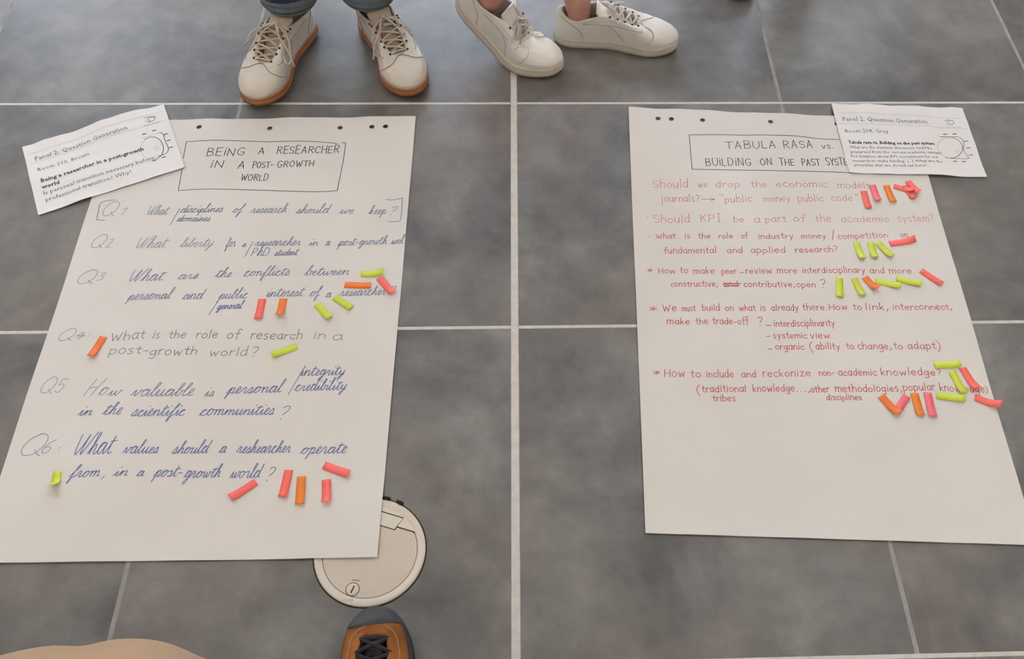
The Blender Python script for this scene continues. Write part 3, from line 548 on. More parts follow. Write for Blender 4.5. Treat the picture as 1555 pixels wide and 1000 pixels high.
draw('printed_emblem', C2, c2o, M['print'], [[(1435, 183), (1441, 181), (1448, 183)], [(1436, 187), (1444, 189), (1449, 186), (1446, 182), (1439, 184), (1444, 187)]], .0013)
draw('emblem_underline', C1, c1o, M['printl'], [[(219, 192), (242, 185.5)]], .0014)
draw('emblem_underline', C2, c2o, M['printl'], [[(1433.5, 191.8), (1459, 192.6)]], .0012)

# ------------------------------------------------------------------ sticky flags
def flag(sheet, m, a, b, c, d, curl, label, wid=.0145, lvl=0, side=0, start=.4):
    p0 = U(a, b, .004).xy; p1 = U(c, d, .004+curl*.8).xy; ax = p1-p0; n = 10
    s = Vector((-ax.y, ax.x)).normalized()*wid/2; vs, fs = [], []
    org = Vector((p0.x, p0.y, sheet.z(p0.x, p0.y)))
    for i in range(n+1):
        t = i/n; k = max(0, (t-start)/(1-start))
        for j in (-1, 0, 1):
            q = p0+ax*t+s*j; z = max(sheet.z(q.x, q.y), .002)+.0008+lvl*.0006+curl*k*k*(1+side*j*.8)+.0006*k*(1-abs(j))
            vs.append((q.x-org.x, q.y-org.y, z-org.z))
    for i in range(n):
        for j in range(2): fs.append([3*i+j, 3*i+j+1, 3*i+j+4, 3*i+j+3])
    o = mesh('sticky_flag', vs, fs, M[m], None, True); o.location = org
    sm = o.modifiers.new('thickness', 'SOLIDIFY'); sm.thickness = .0002
    tag(o, label, 'sticky flag', 'sticky flags on the blue-written sheet' if sheet is left else 'sticky flags on the red-written sheet')
for f in [
 ('lime', 547.8, 415.5, 582, 411, .009, 'lime sticky flag right after the handwritten word between', 0, .5),
 ('orange', 523, 431.7, 563, 432.5, .0015, 'orange sticky flag lying level just under the lime one beside the word between', 0, 0),
 ('coral', 576, 421, 596.5, 444, .006, 'coral sticky flag slanting over the end of the word researcher near the right edge', 1, 0),
 ('coral', 398.4, 453.3, 391.4, 484, .003, 'coral sticky flag under the word interest, left of an orange one', 0, 0),
 ('orange', 430.3, 452.7, 423.5, 478, .009, 'orange sticky flag with lifted end under the word interest', 0, 0),
 ('lime', 481, 461, 500.5, 482, .006, 'lime sticky flag with bent tip below the words of a', 0, 0),
 ('lime', 507.5, 450.5, 533.5, 467, .002, 'lime sticky flag lying slanted under the beginning of the word researcher', 0, 0),
 ('orange', 156.9, 510, 136, 540, .006, 'orange sticky flag standing slanted between Q4 and its question', 0, .4),
 ('lime', 450.5, 525, 412.5, 538, .003, 'lime sticky flag to the right of the words post-growth world', 0, 0),
 ('lime', 87, 715.5, 76, 738, .020, 'lime sticky flag curling up off the paper at the lower left, before the word from', 0, 0),
 ('coral', 388.5, 730.5, 349, 755, .005, 'coral sticky flag slanting under the last word world', 0, 0),
 ('coral', 438.3, 712.5, 428.4, 754, .003, 'tall coral sticky flag right after the last question mark', 0, 0),
 ('amber', 457.5, 722.5, 454.6, 765, .003, 'deep orange sticky flag between two upright coral ones at the sheet bottom', 0, 0),
 ('coral', 495.3, 727, 495, 762, .009, 'short upright coral sticky flag with lifted end, nearest the sheet bottom right', 0, 0),
 ('coral', 491.5, 705.5, 530, 719, .004, 'coral sticky flag lying slanted below the word operate', 0, 0)]:
    flag(left, *f[:7], lvl=f[7], side=f[8])
for f in [
 ('coral', 1311.6, 289.3, 1319.5, 315.5, .003, 'coral sticky flag after the words public code, leftmost of the top row', 0, 0),
 ('pink', 1325, 280, 1334.5, 303.5, .006, 'pink sticky flag just left of the deep orange one in the top row', 0, 0),
 ('amber', 1345.7, 280.4, 1357.4, 306, .003, 'deep orange sticky flag between pink and coral ones in the top row', 0, 0),
 ('coral', 1357.5, 282, 1388, 287, .007, 'coral sticky flag lying level at the left of the coral heap beside the sheet edge', 0, -.5),
 ('coral', 1374, 281, 1389.5, 300, .004, 'coral sticky flag pointing down in the middle of the coral heap', 1, 0),
 ('coral', 1378, 274.5, 1396, 291, .006, 'coral sticky flag on top of the coral heap beside the sheet edge', 2.5, 0),
 ('coral', 1351, 370, 1390, 362, .008, 'coral sticky flag lying level with raised end below the word on', 0, .4),
 ('lime', 1300, 367, 1311, 392, .006, 'lime sticky flag after the word research, leftmost of three', 0, 0),
 ('lime', 1322, 367, 1329.5, 390, .006, 'lime sticky flag in the middle of three after the word research', 0, 0),
 ('lime', 1333, 368, 1355, 388.5, .005, 'lime sticky flag slanting to the right, rightmost of three after the word research', 1, 0),
 ('lime', 1274.8, 421.3, 1275.6, 450.5, .003, 'lime sticky flag standing upright after the words open and question mark', 0, 0),
 ('lime', 1297, 422, 1311.5, 447.5, .006, 'lime sticky flag slanted, just left of the bent orange one', 0, 0),
 ('orange', 1313, 420.5, 1334, 437, .011, 'bent orange sticky flag among the lime ones under the word interdisciplinary', 1, .3),
 ('lime', 1329, 425.6, 1368, 433, .005, 'lime sticky flag lying level just right of the bent orange one', 0, 0),
 ('lime', 1361, 422.5, 1399.3, 430, .005, 'lime sticky flag lying level, rightmost of the lime ones under the words and more', 1, 0),
 ('coral', 1398.4, 410, 1431.4, 430.8, .002, 'lone coral sticky flag slanting beyond the words and more', 0, 0),
 ('lime', 1419, 553.5, 1459, 551.5, .003, 'lime sticky flag lying level above the end of the word knowledge', 0, 0),
 ('lime', 1445.6, 561.5, 1465, 596, .003, 'lime sticky flag slanting down over the last handwritten word', 0, 0),
 ('coral', 1462, 557.5, 1484.5, 589, .006, 'wide coral sticky flag slanting down beside the lime one near the right edge', 0, .3),
 ('lime', 1422.3, 599.5, 1466, 604, .004, 'lime sticky flag lying level under the last handwritten word', 0, 0),
 ('pink', 1377.8, 600, 1362, 624, .003, 'pink sticky flag whose lower end lies under an orange one', 0, 0),
 ('orange', 1338.3, 600.5, 1366, 627, .007, 'orange sticky flag crossing over the lower end of a pink one', 1.5, .2),
 ('amber', 1389, 596, 1399.5, 630, .004, 'deep orange upright sticky flag under the word popular', 0, 0),
 ('pink', 1409, 595, 1418, 632, .003, 'pink upright sticky flag right of the deep orange one under the word popular', 0, 0),
 ('coral', 1481, 602, 1520, 613, .012, 'coral sticky flag curling up and poking out over the right sheet edge', 0, .3)]:
    flag(right, *f[:7], lvl=f[7], side=f[8])

# ------------------------------------------------------------------ round floor box
BC = Vector((-.231, -.4245)); BR = .0878
fb = tag(empty('floor_socket_box', (BC.x, BC.y, 0)), 'round cream metal floor socket box partly covered by the blue-written sheet', 'floor box')
def lathe(name, prof, m, parent, n=64):
    vs, fs = [], []
    for r, z in prof: vs += [(r*math.cos(2*math.pi*i/n), r*math.sin(2*math.pi*i/n), z) for i in range(n)]
    for k in range(len(prof)-1):
        for i in range(n): fs.append([k*n+i, k*n+(i+1) % n, (k+1)*n+(i+1) % n, (k+1)*n+i])
    return mesh(name, vs, fs, m, parent, True)
lathe('rubber_seal', [(BR+.0022, -.002), (BR+.0022, .0006), (BR+.001, .0012), (BR-.002, .0012)], M['gap'], fb)
lathe('ring', [(BR, -.002), (BR, .0012), (BR-.0015, .0023), (BR-.003, .0025), (.0756, .0021), (.0752, .0017), (.0752, -.002)], M['steel2'], fb)
def local(px, py): p = U(px, py, .002); return Vector((p.x-BC.x, p.y-BC.y))
cd = Vector((.950, -.312)).normalized(); cn = Vector((-cd.y, cd.x)); ch = .0500; lr = .0744   # chord where the lid meets the cable outlet
def xy(a, b): return cd*a+cn*b
lathe('lid_gap', [(.0754, .0004), (.0001, .0004)], M['gap'], fb)
def slab(name, q, z0, z1, m, parent, inset=.0008):
    c = sum(q, Vector((0, 0)))/len(q); k = len(q)
    vs = [(p.x, p.y, z0) for p in q]+[(p.x, p.y, z1-.0005) for p in q]+[(*(p+(c-p).normalized()*inset), z1) for p in q]
    fs = [[l*k+i, l*k+(i+1) % k, (l+1)*k+(i+1) % k, (l+1)*k+i] for l in range(2) for i in range(k)]+[list(range(2*k, 3*k))]
    return mesh(name, vs, fs, m, parent)
al = math.asin(ch/lr)
rim = [xy(lr*math.cos(al-.05)-.004, ch-.0012)]+[xy(lr*math.cos(a), lr*math.sin(a)) for a in [al-.05-(math.pi+2*(al-.05))*i/60 for i in range(61)]]+[xy(-lr*math.cos(al-.05)+.004, ch-.0012)]
rim = [p for p in rim]
slab('lid', rim, .0003, .0019, M['steel'], fb)
la = lr+.0009; a2 = math.asin((ch+.0008)/la)
seg_ = [xy(la*math.cos(a2)+.0006, ch+.0008)]+[xy(la*math.cos(a), la*math.sin(a)) for a in [a2+(math.pi-2*a2)*i/24 for i in range(25)]]
slab('outlet_plate', seg_, .0003, .0022, M['steel2'], fb, .0004)
fq = [xy(-.030, .0655), xy(-.0235, .0445), xy(.0235, .0445), xy(.030, .0655)]
fc = sum(fq, Vector((0, 0)))/4
slab('flap_gap', [xy(-.0312, .0676), xy(-.0247, .0432), xy(.0247, .0432), xy(.0312, .0676)], .0003, .00245, M['gap'], fb)
slab('cable_flap', fq, .001, .0031, M['steel2'], fb)
tb = []
for p in ((586, 761), (604.5, 767)):
    l = local(*p); l = l.normalized()*(BR+.0032); t_ = Vector((l.y, -l.x)).normalized()
    tb = [Vector((*(l-t_*.0055), .001)), Vector((*(l), .003)), Vector((*(l+t_*.0055), .001))]
    tubes('rubber_tab', [tb], .0030, M['dark'], fb)
lk = local(535.4, 894.5)
def ringat(name, c, r0, r1, z0, z1, m, parent):
    vs, fs = [], []; n = 28
    for r, z in ((r1, z0), (r1, z1-.0004), (r1-.0006, z1), (r0+.0004, z1), (r0, z1-.0004), (r0, z0)):
        vs += [(c.x+r*math.cos(2*math.pi*i/n), c.y+r*math.sin(2*math.pi*i/n), z) for i in range(n)]
    for k in range(5):
        for i in range(n): fs.append([k*n+i, k*n+(i+1) % n, (k+1)*n+(i+1) % n, (k+1)*n+i])
    return mesh(name, vs, fs, m, parent, True)
ringat('lock_rim', lk, .0098, .0113, .0015, .0021, M['gap'], fb)
ringat('lock_disc', lk, .0001, .0094, .0015, .0026, M['steel2'], fb)
d_ = Vector((.35, .94)).normalized(); s_ = Vector((-d_.y, d_.x))
slab('lock_slot', [lk+d_*.0065+s_*.0011, lk-d_*.0065+s_*.0011, lk-d_*.0065-s_*.0011, lk+d_*.0065-s_*.0011], .002, .0029, M['gap'], fb)
mk = local(528, 911); slab('embossed_mark', [mk+Vector((-.009, .003)), mk+Vector((-.009, -.001)), mk+Vector((.009, -.002)), mk+Vector((.009, .002))], .0018, .0029, M['steel'], fb)
mk = local(541, 880); slab('embossed_mark', [mk+Vector((-.007, .001)), mk+Vector((-.007, 0)), mk+Vector((.006, -.002)), mk+Vector((.006, -.001))], .0015, .0022, M['gap'], fb)

# ------------------------------------------------------------------ shoes
PF_O = [(1.0, 0, .006), (.965, .022, 0), (.87, .0385, 0), (.74, .0465, 0), (.6, .0435, 0), (.45, .037, 0), (.3, .0345, 0), (.15, .0325, 0), (.045, .022, 0), (0, 0, 0),
        (.045, -.022, 0), (.15, -.031, 0), (.3, -.0285, 0), (.45, -.0275, 0), (.6, -.036, 0), (.74, -.0455, 0), (.87, -.0425, 0), (.965, -.027, 0)]
# lateral is +y in the table (a left shoe), medial -y
class Shoe:
    def __init__(s, parent, loc, heading, L=.292, side=1, sole_h=.026, throat=.655, k=1.0, mats=None, pitch=0, name='shoe', label=None, toe_h=.040, lift=0, flare=1.0, spring=.007, crease=.0007):
        s.crease = crease
        s.L, s.side, s.sh, s.th, s.k, s.toe_h, s.flare, s.spring = L, side, sole_h, throat, k, toe_h, flare, spring
        s.root = empty(name, (0, 0, 0)); s.root.parent = parent
        pl = parent.location if parent else Vector((0, 0, 0))
        s.root.location = (loc[0]-pl.x, loc[1]-pl.y, lift); s.root.rotation_euler = (0, pitch, heading)
        if label: s.root['label'] = label
        s.m = mats; s.N = 18*5
        outer = [Vector((x*L, (y if i else -.004)*side*k, 0)) for i, (x, y, _) in enumerate(PF_O)]
        t = throat; op = [(t, 0, .062), (t-.005, .009, .062), (t-.02, .0155, .064), (t-.08, .0195, .071), (t-.16, .0215, .081), (t-.25, .026, .091), (.28, .0325, .083), (.16, .030, .074), (.075, .020, .080), (.035, 0, .086),
              (.075, -.020, .080), (.16, -.030, .074), (.28, -.0315, .083), (t-.25, -.026, .091), (t-.16, -.0215, .081), (t-.08, -.0195, .071), (t-.02, -.0155, .064), (t-.005, -.009, .062)]
        s.O = crom(outer, 5, True); s.T = crom([Vector((x*L, y*side*k, z+sole_h-.026)) for x, y, z in op], 5, True)
    def P(s, i, t, off=0):
        i = i % s.N
        a = int(math.floor(i)) % s.N; f = i-math.floor(i); b = (a+1) % s.N
        o = s.O[a].lerp(s.O[b], f); p = s.T[a].lerp(s.T[b], f); fx = o.x/s.L
        toe = smooth((fx-.62)/.3); ang = t*math.pi/2
        e2 = math.sin(ang)**(.80-.18*toe); e1 = 1-math.cos(ang)**(1.0+.25*toe)
        if fx < .5: e1 = t*.5+.5*e1
        z0 = s.sh-.006+s.spring*toe*.7
        q = Vector((o.x+(p.x-o.x)*e1, o.y+(p.y-o.y)*e1, z0+(p.z-z0)*e2))
        # waist of the side wall bulges a little
        bul = math.sin(math.pi*min(1, t*1.2))*.0025
        d = Vector((o.x-.45*s.L, o.y, 0)); d = d.normalized() if d.length else d
        q += d*bul
        if s.crease:
            wn = smooth((fx_ := q.x/s.L)/.06-8.8) * smooth((.86-fx_)/.08)
            q.z += s.crease*math.sin(fx_*62+q.y*s.side*26)*wn*min(1, t*2.2)*(1-.6*smooth((t-.9)/.1))
        if off:
            e = .02; u1 = s.P(i+.5, t)-s.P(i-.5, t); v1 = s.P(i, min(1, t+e))-s.P(i, max(0, t-e))
            n = u1.cross(v1)*(-1 if s.side > 0 else 1)
            if n.length > 1e-12:
                n.normalize(); c = Vector((.5*s.L, 0, .03))
                if n.dot(q-c) < 0: n = -n
                q = q+n*off
        return q
    def ring(s, off, z, spring=True):
        out = []
        for i in range(s.N):
            a, b = s.O[i-1], s.O[(i+1) % s.N]; t = (b-a).normalized(); n = Vector((t.y, -t.x, 0))*(-1 if s.side < 0 else 1)
            if n.dot(s.O[i]-Vector((.5*s.L, 0, 0))) < 0: n = -n
            f = s.O[i].x/s.L; sp = s.spring*smooth((f-.72)/.28)*(1 if spring else 0)+.002*smooth((.08-f)/.08)
            out.append(Vector((s.O[i].x, s.O[i].y, 0))+n*off+Vector((0, 0, z+sp*(1-z/ s.sh*.35))))
        return out
    def shell(s, name, rings, m, cap0=False, cap1=False, parent=None):
        vs = [v for r in rings for v in r]; n = s.N; fs = []
        for k in range(len(rings)-1):
            for i in range(n): fs.append([k*n+i, k*n+(i+1) % n, (k+1)*n+(i+1) % n, (k+1)*n+i])
        if cap0: fs.append(list(range(n))[::-1])
        if cap1: fs.append([(len(rings)-1)*n+i for i in range(n)])
        return mesh(name, vs, fs, m, parent or s.root, True)
    def body(s):
        h = s.sh; fl = .003*s.flare
        s.shell('sole', [s.ring(-.004, 0), s.ring(0, .0015), s.ring(fl, h*.25), s.ring(fl, h*.55), s.ring(fl*.7, h*.9), s.ring(fl*.2, h), s.ring(-.006, h*1.0)], s.m['sole'], True, True)
        if s.m.get('groove'):
            for zz in (.33, .78):
                l = s.ring(fl*(1.02 if zz < .5 else .82), h*zz); tubes('sole_groove', [l+[l[0]]], .0009, s.m['groove'], s.root, 5)
        T = [0, .06, .14, .24, .35, .46, .57, .68, .78, .87, .94, 1.0]
        rg = [[s.P(i, t) for i in range(s.N)] for t in T]
        up = s.shell('upper', rg, s.m['upper'])
        cen = [Vector((min(.5*s.L, max(.14*s.L, v.x)), 0, 0)) for v in s.T]
        def inner(d, dz, w=1):
            out = []
            for v, c in zip([s.P(i, 1) for i in range(s.N)], cen):
                dr = Vector((c.x-v.x, c.y-v.y, 0)); dr = dr.normalized() if dr.length > 1e-6 else dr
                out.append(v+dr*d+Vector((0, 0, dz)))
            return out
        fo = [[v.copy() for v in rg[-1]], inner(.0010, .0012), inner(.0030, .0008), inner(.0042, -.003), inner(.0045, -.012), inner(.0050, -.030)]
        s.shell('lining', fo, s.m['lining'])
        return up
    def patch(s, name, fi0, fi1, ft0, ft1, m, h=.0012, nu=24, nv=6):
        """raised panel: ft0(f), ft1(f) bounds of t for f in 0..1 along the index range"""
        vs, fs = [], []
        for a in range(nu+1):
            f = a/nu; i = fi0+(fi1-fi0)*f
            for b in range(nv+1):
                g = b/nv; t = ft0(f)+(ft1(f)-ft0(f))*g
                edge = a in (0, nu) or b in (0, nv)
                vs.append(s.P(i, min(1, t), -.0006 if edge else h))
        for a in range(nu):
            for b in range(nv): fs.append([a*(nv+1)+b, a*(nv+1)+b+1, (a+1)*(nv+1)+b+1, (a+1)*(nv+1)+b])
        return mesh(name, vs, fs, m, s.root, True)
    def seam(s, name, uts, m, r=.0008, off=.0013):
        return tubes(name, [crom([s.P(i, t, off) for i, t in uts], 5)], r, m, s.root, 5)
    def tongue(s, m, top=.012, width=.024, long=.035):
        vs, fs = [], []; nx, ny = 12, 6; t = s.th
        for a in range(nx+1):
            f = a/nx; x = (t+.015)*s.L-f*((t-.37)*s.L+long)
            # height of the opening edge here
            zz = .060+.034*smooth(f*1.05)+top*f*f+(s.sh-.026); xx = x
            if f > .8: xx = x+(f-.8)*.10
            w = (.012+(width-.012)*smooth(f*1.4))*s.k
            for b in range(ny+1):
                g = b/ny*2-1; vs.append(Vector((xx, g*w, zz-.007*g*g-.0035)))
        for a in range(nx):
            for b in range(ny): fs.append([a*(ny+1)+b, a*(ny+1)+b+1, (a+1)*(ny+1)+b+1, (a+1)*(ny+1)+b])
        o = mesh('tongue', vs, fs, m, s.root, True); md = o.modifiers.new('thickness', 'SOLIDIFY'); md.thickness = .004
        return o
    def eye(s, x, sd):
        """point on the eyestay at opening position x (fraction of L); sd = +1/-1"""
        best = None
        for i in range(s.N):
            v = s.T[i]
            if v.y*sd > .002:
                d = abs(v.x-x*s.L)
                if (best is None or d < best[0]) and v.x > .36*s.L: best = (d, i)
        return best[1]
    def laces(s, m, rows=5, x0=.018, x1=.235, r=.0026, cross=True, eyelets=True, tail=True, hole=None, seed=0):
        rn = random.Random(seed); E = []
        for k in range(rows):
            x = s.th-x0-(x1-x0)*k/(rows-1)
            E.append([s.P(s.eye(x, sd), .88, .0016) for sd in (1, -1)])
        lines = []
        def arc(a, b, lift=.006):
            mid = (a+b)/2+Vector((0, 0, lift)); return crom([a-Vector((0, 0, .002)), a.lerp(mid, .45)+Vector((0, 0, lift*.35)), mid, b.lerp(mid, .45)+Vector((0, 0, lift*.35)), b-Vector((0, 0, .002))], 4)
        for k in range(rows):
            if k == 0: lines.append(arc(*E[k], .0030))
            if cross and k < rows-1:
                lines.append(arc(E[k][0], E[k+1][1], .0040)); lines.append(arc(E[k][1], E[k+1][0], .0028))
        for l in lines: pass
        vs, fs = [], []
        for l in lines: tube_geo(l, r, vs, fs, 6, .5)
        mesh('lace', vs, fs, m, s.root, True)
        if eyelets:
            for e in E:
                for p in e: vs, fs = [], []; tube_geo([p+Vector((0, 0, -.001)), p+Vector((0, 0, .0012))], .0027, vs, fs, 10); mesh('eyelet', vs, fs, hole or M['hole'], s.root, True)
        return E
    bent = None
    def bend_pt(s, v):
        if not s.bent: return v
        xb, B, w = s.bent; R = w/B; d = xb-v.x
        if d <= 0: return v.copy()
        th = B*min(1, d/w); e = max(0, d-w)
        return Vector((xb-(R-v.z)*math.sin(th)-e*math.cos(th), v.y, R-(R-v.z)*math.cos(th)+e*math.sin(th)))
    def bend(s, xb, B, w):
        s.bent = (xb, B, w)
        for c in s.root.children:
            for v in c.data.vertices: v.co = s.bend_pt(v.co)

def sneaker(parent, loc, heading, side, mats, label, bow=None, L=.292, seed=1, rows=5, **k):
    s = Shoe(parent, loc, heading, L=L, side=side, mats=mats, label=label, **k)
    s.body()
    N = s.N
    # eyestays: along the opening, lateral idx 2..26, medial N-26..N-2
    for nm, (a, b) in dict(lat=(3, 27), med=(N-3, N-27)).items():
        s.patch('eyestay', a, b, lambda f: .80-.30*f, lambda f: .995, mats['panel'], .0014)
        s.patch('side_panel', a+13*(1 if a < b else -1), a+(26 if a < b else -26), lambda f: .12+.05*f, lambda f: .62-.2*f, mats['panel'], .0008, 16, 5)
        s.seam('seam', [(a+(10 if a < b else -10), .62), (a+(13 if a < b else -13), .55), (a+(22 if a < b else -22), .45), (a+(29 if a < b else -29), .62)], mats['seam'])
    for q in (lambda i: i, lambda i: N-i):
        s.seam('panel_seam', [(q(21), .08), (q(23), .25), (q(25), .41)], mats['seam'])
        s.seam('panel_seam', [(q(32), .06), (q(33), .35), (q(36), .62), (q(41), .74), (q(45), .76)], mats['seam'])
        s.patch('quarter_panel', q(22), q(31), lambda f: .10, lambda f: .58, mats['panel'], .0011, 12, 6)
    # toe cap edge
    s.seam('toe_cap_seam', [(15, .10), (12, .36), (8, .64), (4, .84), (0, .90), (-4, .84), (-8, .64), (-12, .36), (-15, .10)], mats['seam'], .0009)
    s.patch('toe_guard', 15, -15, lambda f: .0, lambda f: .17+.10*abs(2*f-1)**2, mats['panel'], .0010, 40, 4)
    s.patch('heel_tab', 40, 50, lambda f: .30, lambda f: .98, mats['panel'], .0018, 12, 6)
    s.patch('collar_pad', 30, 60, lambda f: .80, lambda f: .99, mats['panel'], .0028, 34, 5)
    s.tongue(mats['tongue'])
    E = s.laces(mats['lace'], rows=rows, seed=seed, x1=s.th-.425)
    top = (E[-1][0]+E[-1][1])/2+Vector((0, 0, .006))
    if bow:
        for nm, pts in bow:
            P = [top+Vector((x*1.2, y*side*1.15, z*1.1)) for x, y, z in pts]
            tubes('lace_bow' if nm == 'bow' else 'lace_end', [crom([top]+P, 6)], .0021, mats['lace'], s.root, 6, .6)
        vs, fs = [], []; tube_geo(crom([top+Vector((0, -.005, 0)), top+Vector((0, 0, .004)), top+Vector((0, .005, 0))], 4), .0042, vs, fs, 8); mesh('lace_knot', vs, fs, mats['lace'], s.root, True)
    return s
GUM = dict(sole=M['gum'], groove=M['gumdark'], upper=M['leather'], panel=M['leather'], seam=M['seam'], lining=M['lining'], tongue=M['tongue'], lace=M['lace'])
WHT = dict(sole=M['cup'], groove=M['seam2'], upper=M['leather2'], panel=M['leather2'], seam=M['seam2'], lining=M['leather'], tongue=M['leather2'], lace=M['lacew'])
BLK = dict(sole=M['dark'], upper=M['blackshoe'], panel=M['blackshoe'], seam=M['dark'], lining=M['dark'], tongue=M['blackshoe'], lace=M['laceb'])
BOW1 = [('bow', [(.012, .015, .002), (.030, .036, -.004), (.050, .045, -.022), (.038, .040, -.016), (.012, .020, -.002), (0, 0, .002)]),
        ('bow', [(.012, -.018, .002), (.030, -.040, -.006), (.058, -.052, -.030), (.064, -.044, -.030), (.040, -.030, -.014), (.014, -.010, 0), (0, 0, .002)]),
        ('end', [(.014, .006, .004), (.036, .018, -.004), (.058, .034, -.026)]), ('end', [(.010, -.010, .004), (.030, -.022, 0), (.046, -.044, -.018), (.060, -.058, -.040)])]
def placed(tip, head):     # heel position of a shoe with toe tip at tip pointing along head (radians)
    p = U(*tip); return p
def heel_of(px, py, heading, L=.292, inset=.004):
    p = U(px, py); return (p.x-math.cos(heading)*(L+inset), p.y-math.sin(heading)*(L+inset))

def skin_body(name, verts, edges, radii, m, parent, sub=2):
    me = bpy.data.meshes.new(name); me.from_pydata(verts, edges, []); o = link(name, me, m, parent)
    md = o.modifiers.new('skin', 'SKIN'); md.use_smooth_shade = True
    if not me.skin_vertices: 
        me.attributes.new('skin_vertex', 'FLOAT', 'POINT')
    return o, md
def leg_mesh(name, chains, m, parent, seg=20, wr=0, seed=0, base=(0, 0, 0), open_end=False, sub=1):
    """lofted limbs; each chain = [(point, rx, ry)], rings horizontal-ish, smooth"""
    vs, fs = [], []; rn = random.Random(seed)
    for ch in chains:
        P = crom([Vector((*p, rx, ry)) for p, rx, ry in ch], 5)
        ctr = [Vector(q[:3])-Vector(base) for q in P]; n = len(P); b = len(vs)
        ph = rn.uniform(0, 6)
        for i, c in enumerate(ctr):
            t = (ctr[min(i+1, n-1)]-ctr[max(i-1, 0)]).normalized()
            s = Vector((1, 0, 0)); s = (s-t*s.dot(t)); s = s.normalized() if s.length > .2 else Vector((0, 1, 0)); w = t.cross(s)
            for k in range(seg):
                a = 2*math.pi*k/seg; f = 1+wr*(math.sin(i*1.7+ph+2*math.sin(a+ph))*.6+.4*math.sin(3*a+i*.9))
                vs.append(c+s*math.cos(a)*P[i][3]*f+w*math.sin(a)*P[i][4]*f)
        for i in range(n-1):
            for k in range(seg): fs.append([b+i*seg+k, b+i*seg+(k+1) % seg, b+(i+1)*seg+(k+1) % seg, b+(i+1)*seg+k])
        fs.append([b+(n-1)*seg+k for k in range(seg)])
        if not open_end: fs.append([b+k for k in range(seg)][::-1])
    o = mesh(name, vs, fs, m, parent, True)
    if sub: md = o.modifiers.new('subdivision', 'SUBSURF'); md.levels = sub; md.render_levels = sub
    return o
def ankle(s, x=.20, z=.05, lean=(0, 0)):
    """world position inside the shoe where the ankle stands"""
    bpy.context.view_layer.update(); return s.root.matrix_world @ s.bend_pt(Vector((x*s.L, 0, z)))

# person 1: gum-soled sneakers, jeans
hA = math.radians(-107); hB = math.radians(-64)
pA = heel_of(384, 166, hA, .30); pB = heel_of(634, 150, hB, .30)
per1 = tag(empty('person', (-.42, .88, 0)), 'standing person in rolled dark jeans and cream sneakers with orange gum soles', 'person', 'people standing beyond the sheets')
sA = sneaker(per1, pA, hA, -1, GUM, 'cream leather sneaker with gum sole and looped lace hanging at the side', BOW1, seed=2, k=1.12, L=.30, throat=.72, rows=6)
sB = sneaker(per1, pB, hB, 1, GUM, 'cream leather sneaker with gum sole, toe turned out to the right', [(n, [(x*.95, y*.85, z) for x, y, z in p]) for n, p in BOW1], seed=5, k=1.12, L=.30, throat=.72, rows=6)
def standing(per, shoes, hipc, mcloth, hemz, hemm=None, hipw=.095, knee_f=.03, hd=(1, 0), kf=(0, -1), th=.075, calf=.058, hemr=.060, skinm='skin'):
    base = per.location; sk, tr = [], []; hems = []
    for s, sg in shoes:
        a = ankle(s); a0 = ankle(s, .24, .02); up = ankle(s, .17, .11)
        hip = Vector((hipc[0]+sg*hipw*hd[0], hipc[1]+sg*hipw*hd[1], hipc[2])); knee = up.lerp(hip, .47)+Vector((kf[0]*knee_f, kf[1]*knee_f, 0)); kd = up.lerp(knee, .35)+Vector((0, .012, 0))
        sk.append([(tuple(a), .022, .024), (tuple(up), .031, .036), (tuple(up.lerp(kd, .5)), .038, .042), (tuple(kd.lerp(knee, .3)), .052, .055), (tuple(knee), .050, .052), (tuple(hip), .07, .075), (tuple(hip+Vector((-sg*hipw*.5*hd[0], -sg*hipw*.5*hd[1], .06))), .08, .08)])
        h0 = up.lerp(knee, (hemz-up.z)/(knee.z-up.z))
        tr.append([(tuple(h0), hemr, hemr*1.05), (tuple(h0.lerp(knee, .35)), calf+.008, calf+.012), (tuple(knee), calf+.008, calf+.010), (tuple(knee.lerp(hip, .5)), th, th), (tuple(hip), th+.02, th+.03), (tuple(hip+Vector((-sg*hipw*.45*hd[0], -sg*hipw*.45*hd[1], .07))), .10, .10), (tuple(Vector((hipc[0], hipc[1], hipc[2]+.17))), .14, .10)])
        h1 = h0.lerp(knee, .07); hems.append((h0, h1))
    leg_mesh('body', sk, M[skinm], per, base=base)
    leg_mesh('trousers', tr, mcloth, per, wr=.03, base=base, open_end=True, seg=24)
    if hemm:
        for h0, h1 in hems:
            leg_mesh('trouser_cuff', [[(tuple(h0+Vector((0, 0, .004))), hemr*.93, hemr*.98), (tuple(h0-Vector((0, 0, .002))), hemr+.003, hemr*1.05+.003), (tuple(h0.lerp(h1, .5)), hemr+.006, hemr*1.05+.006), (tuple(h1), hemr+.003, hemr*1.05+.003), (tuple(h1+Vector((0, 0, .001))), hemr*.9, hemr*.94)]], hemm, per, wr=.03, base=base, open_end=True, seed=4, seg=24)
standing(per1, [(sA, -1), (sB, 1)], (-.43, .98, .82), M['denim'], .107, M['hem'])

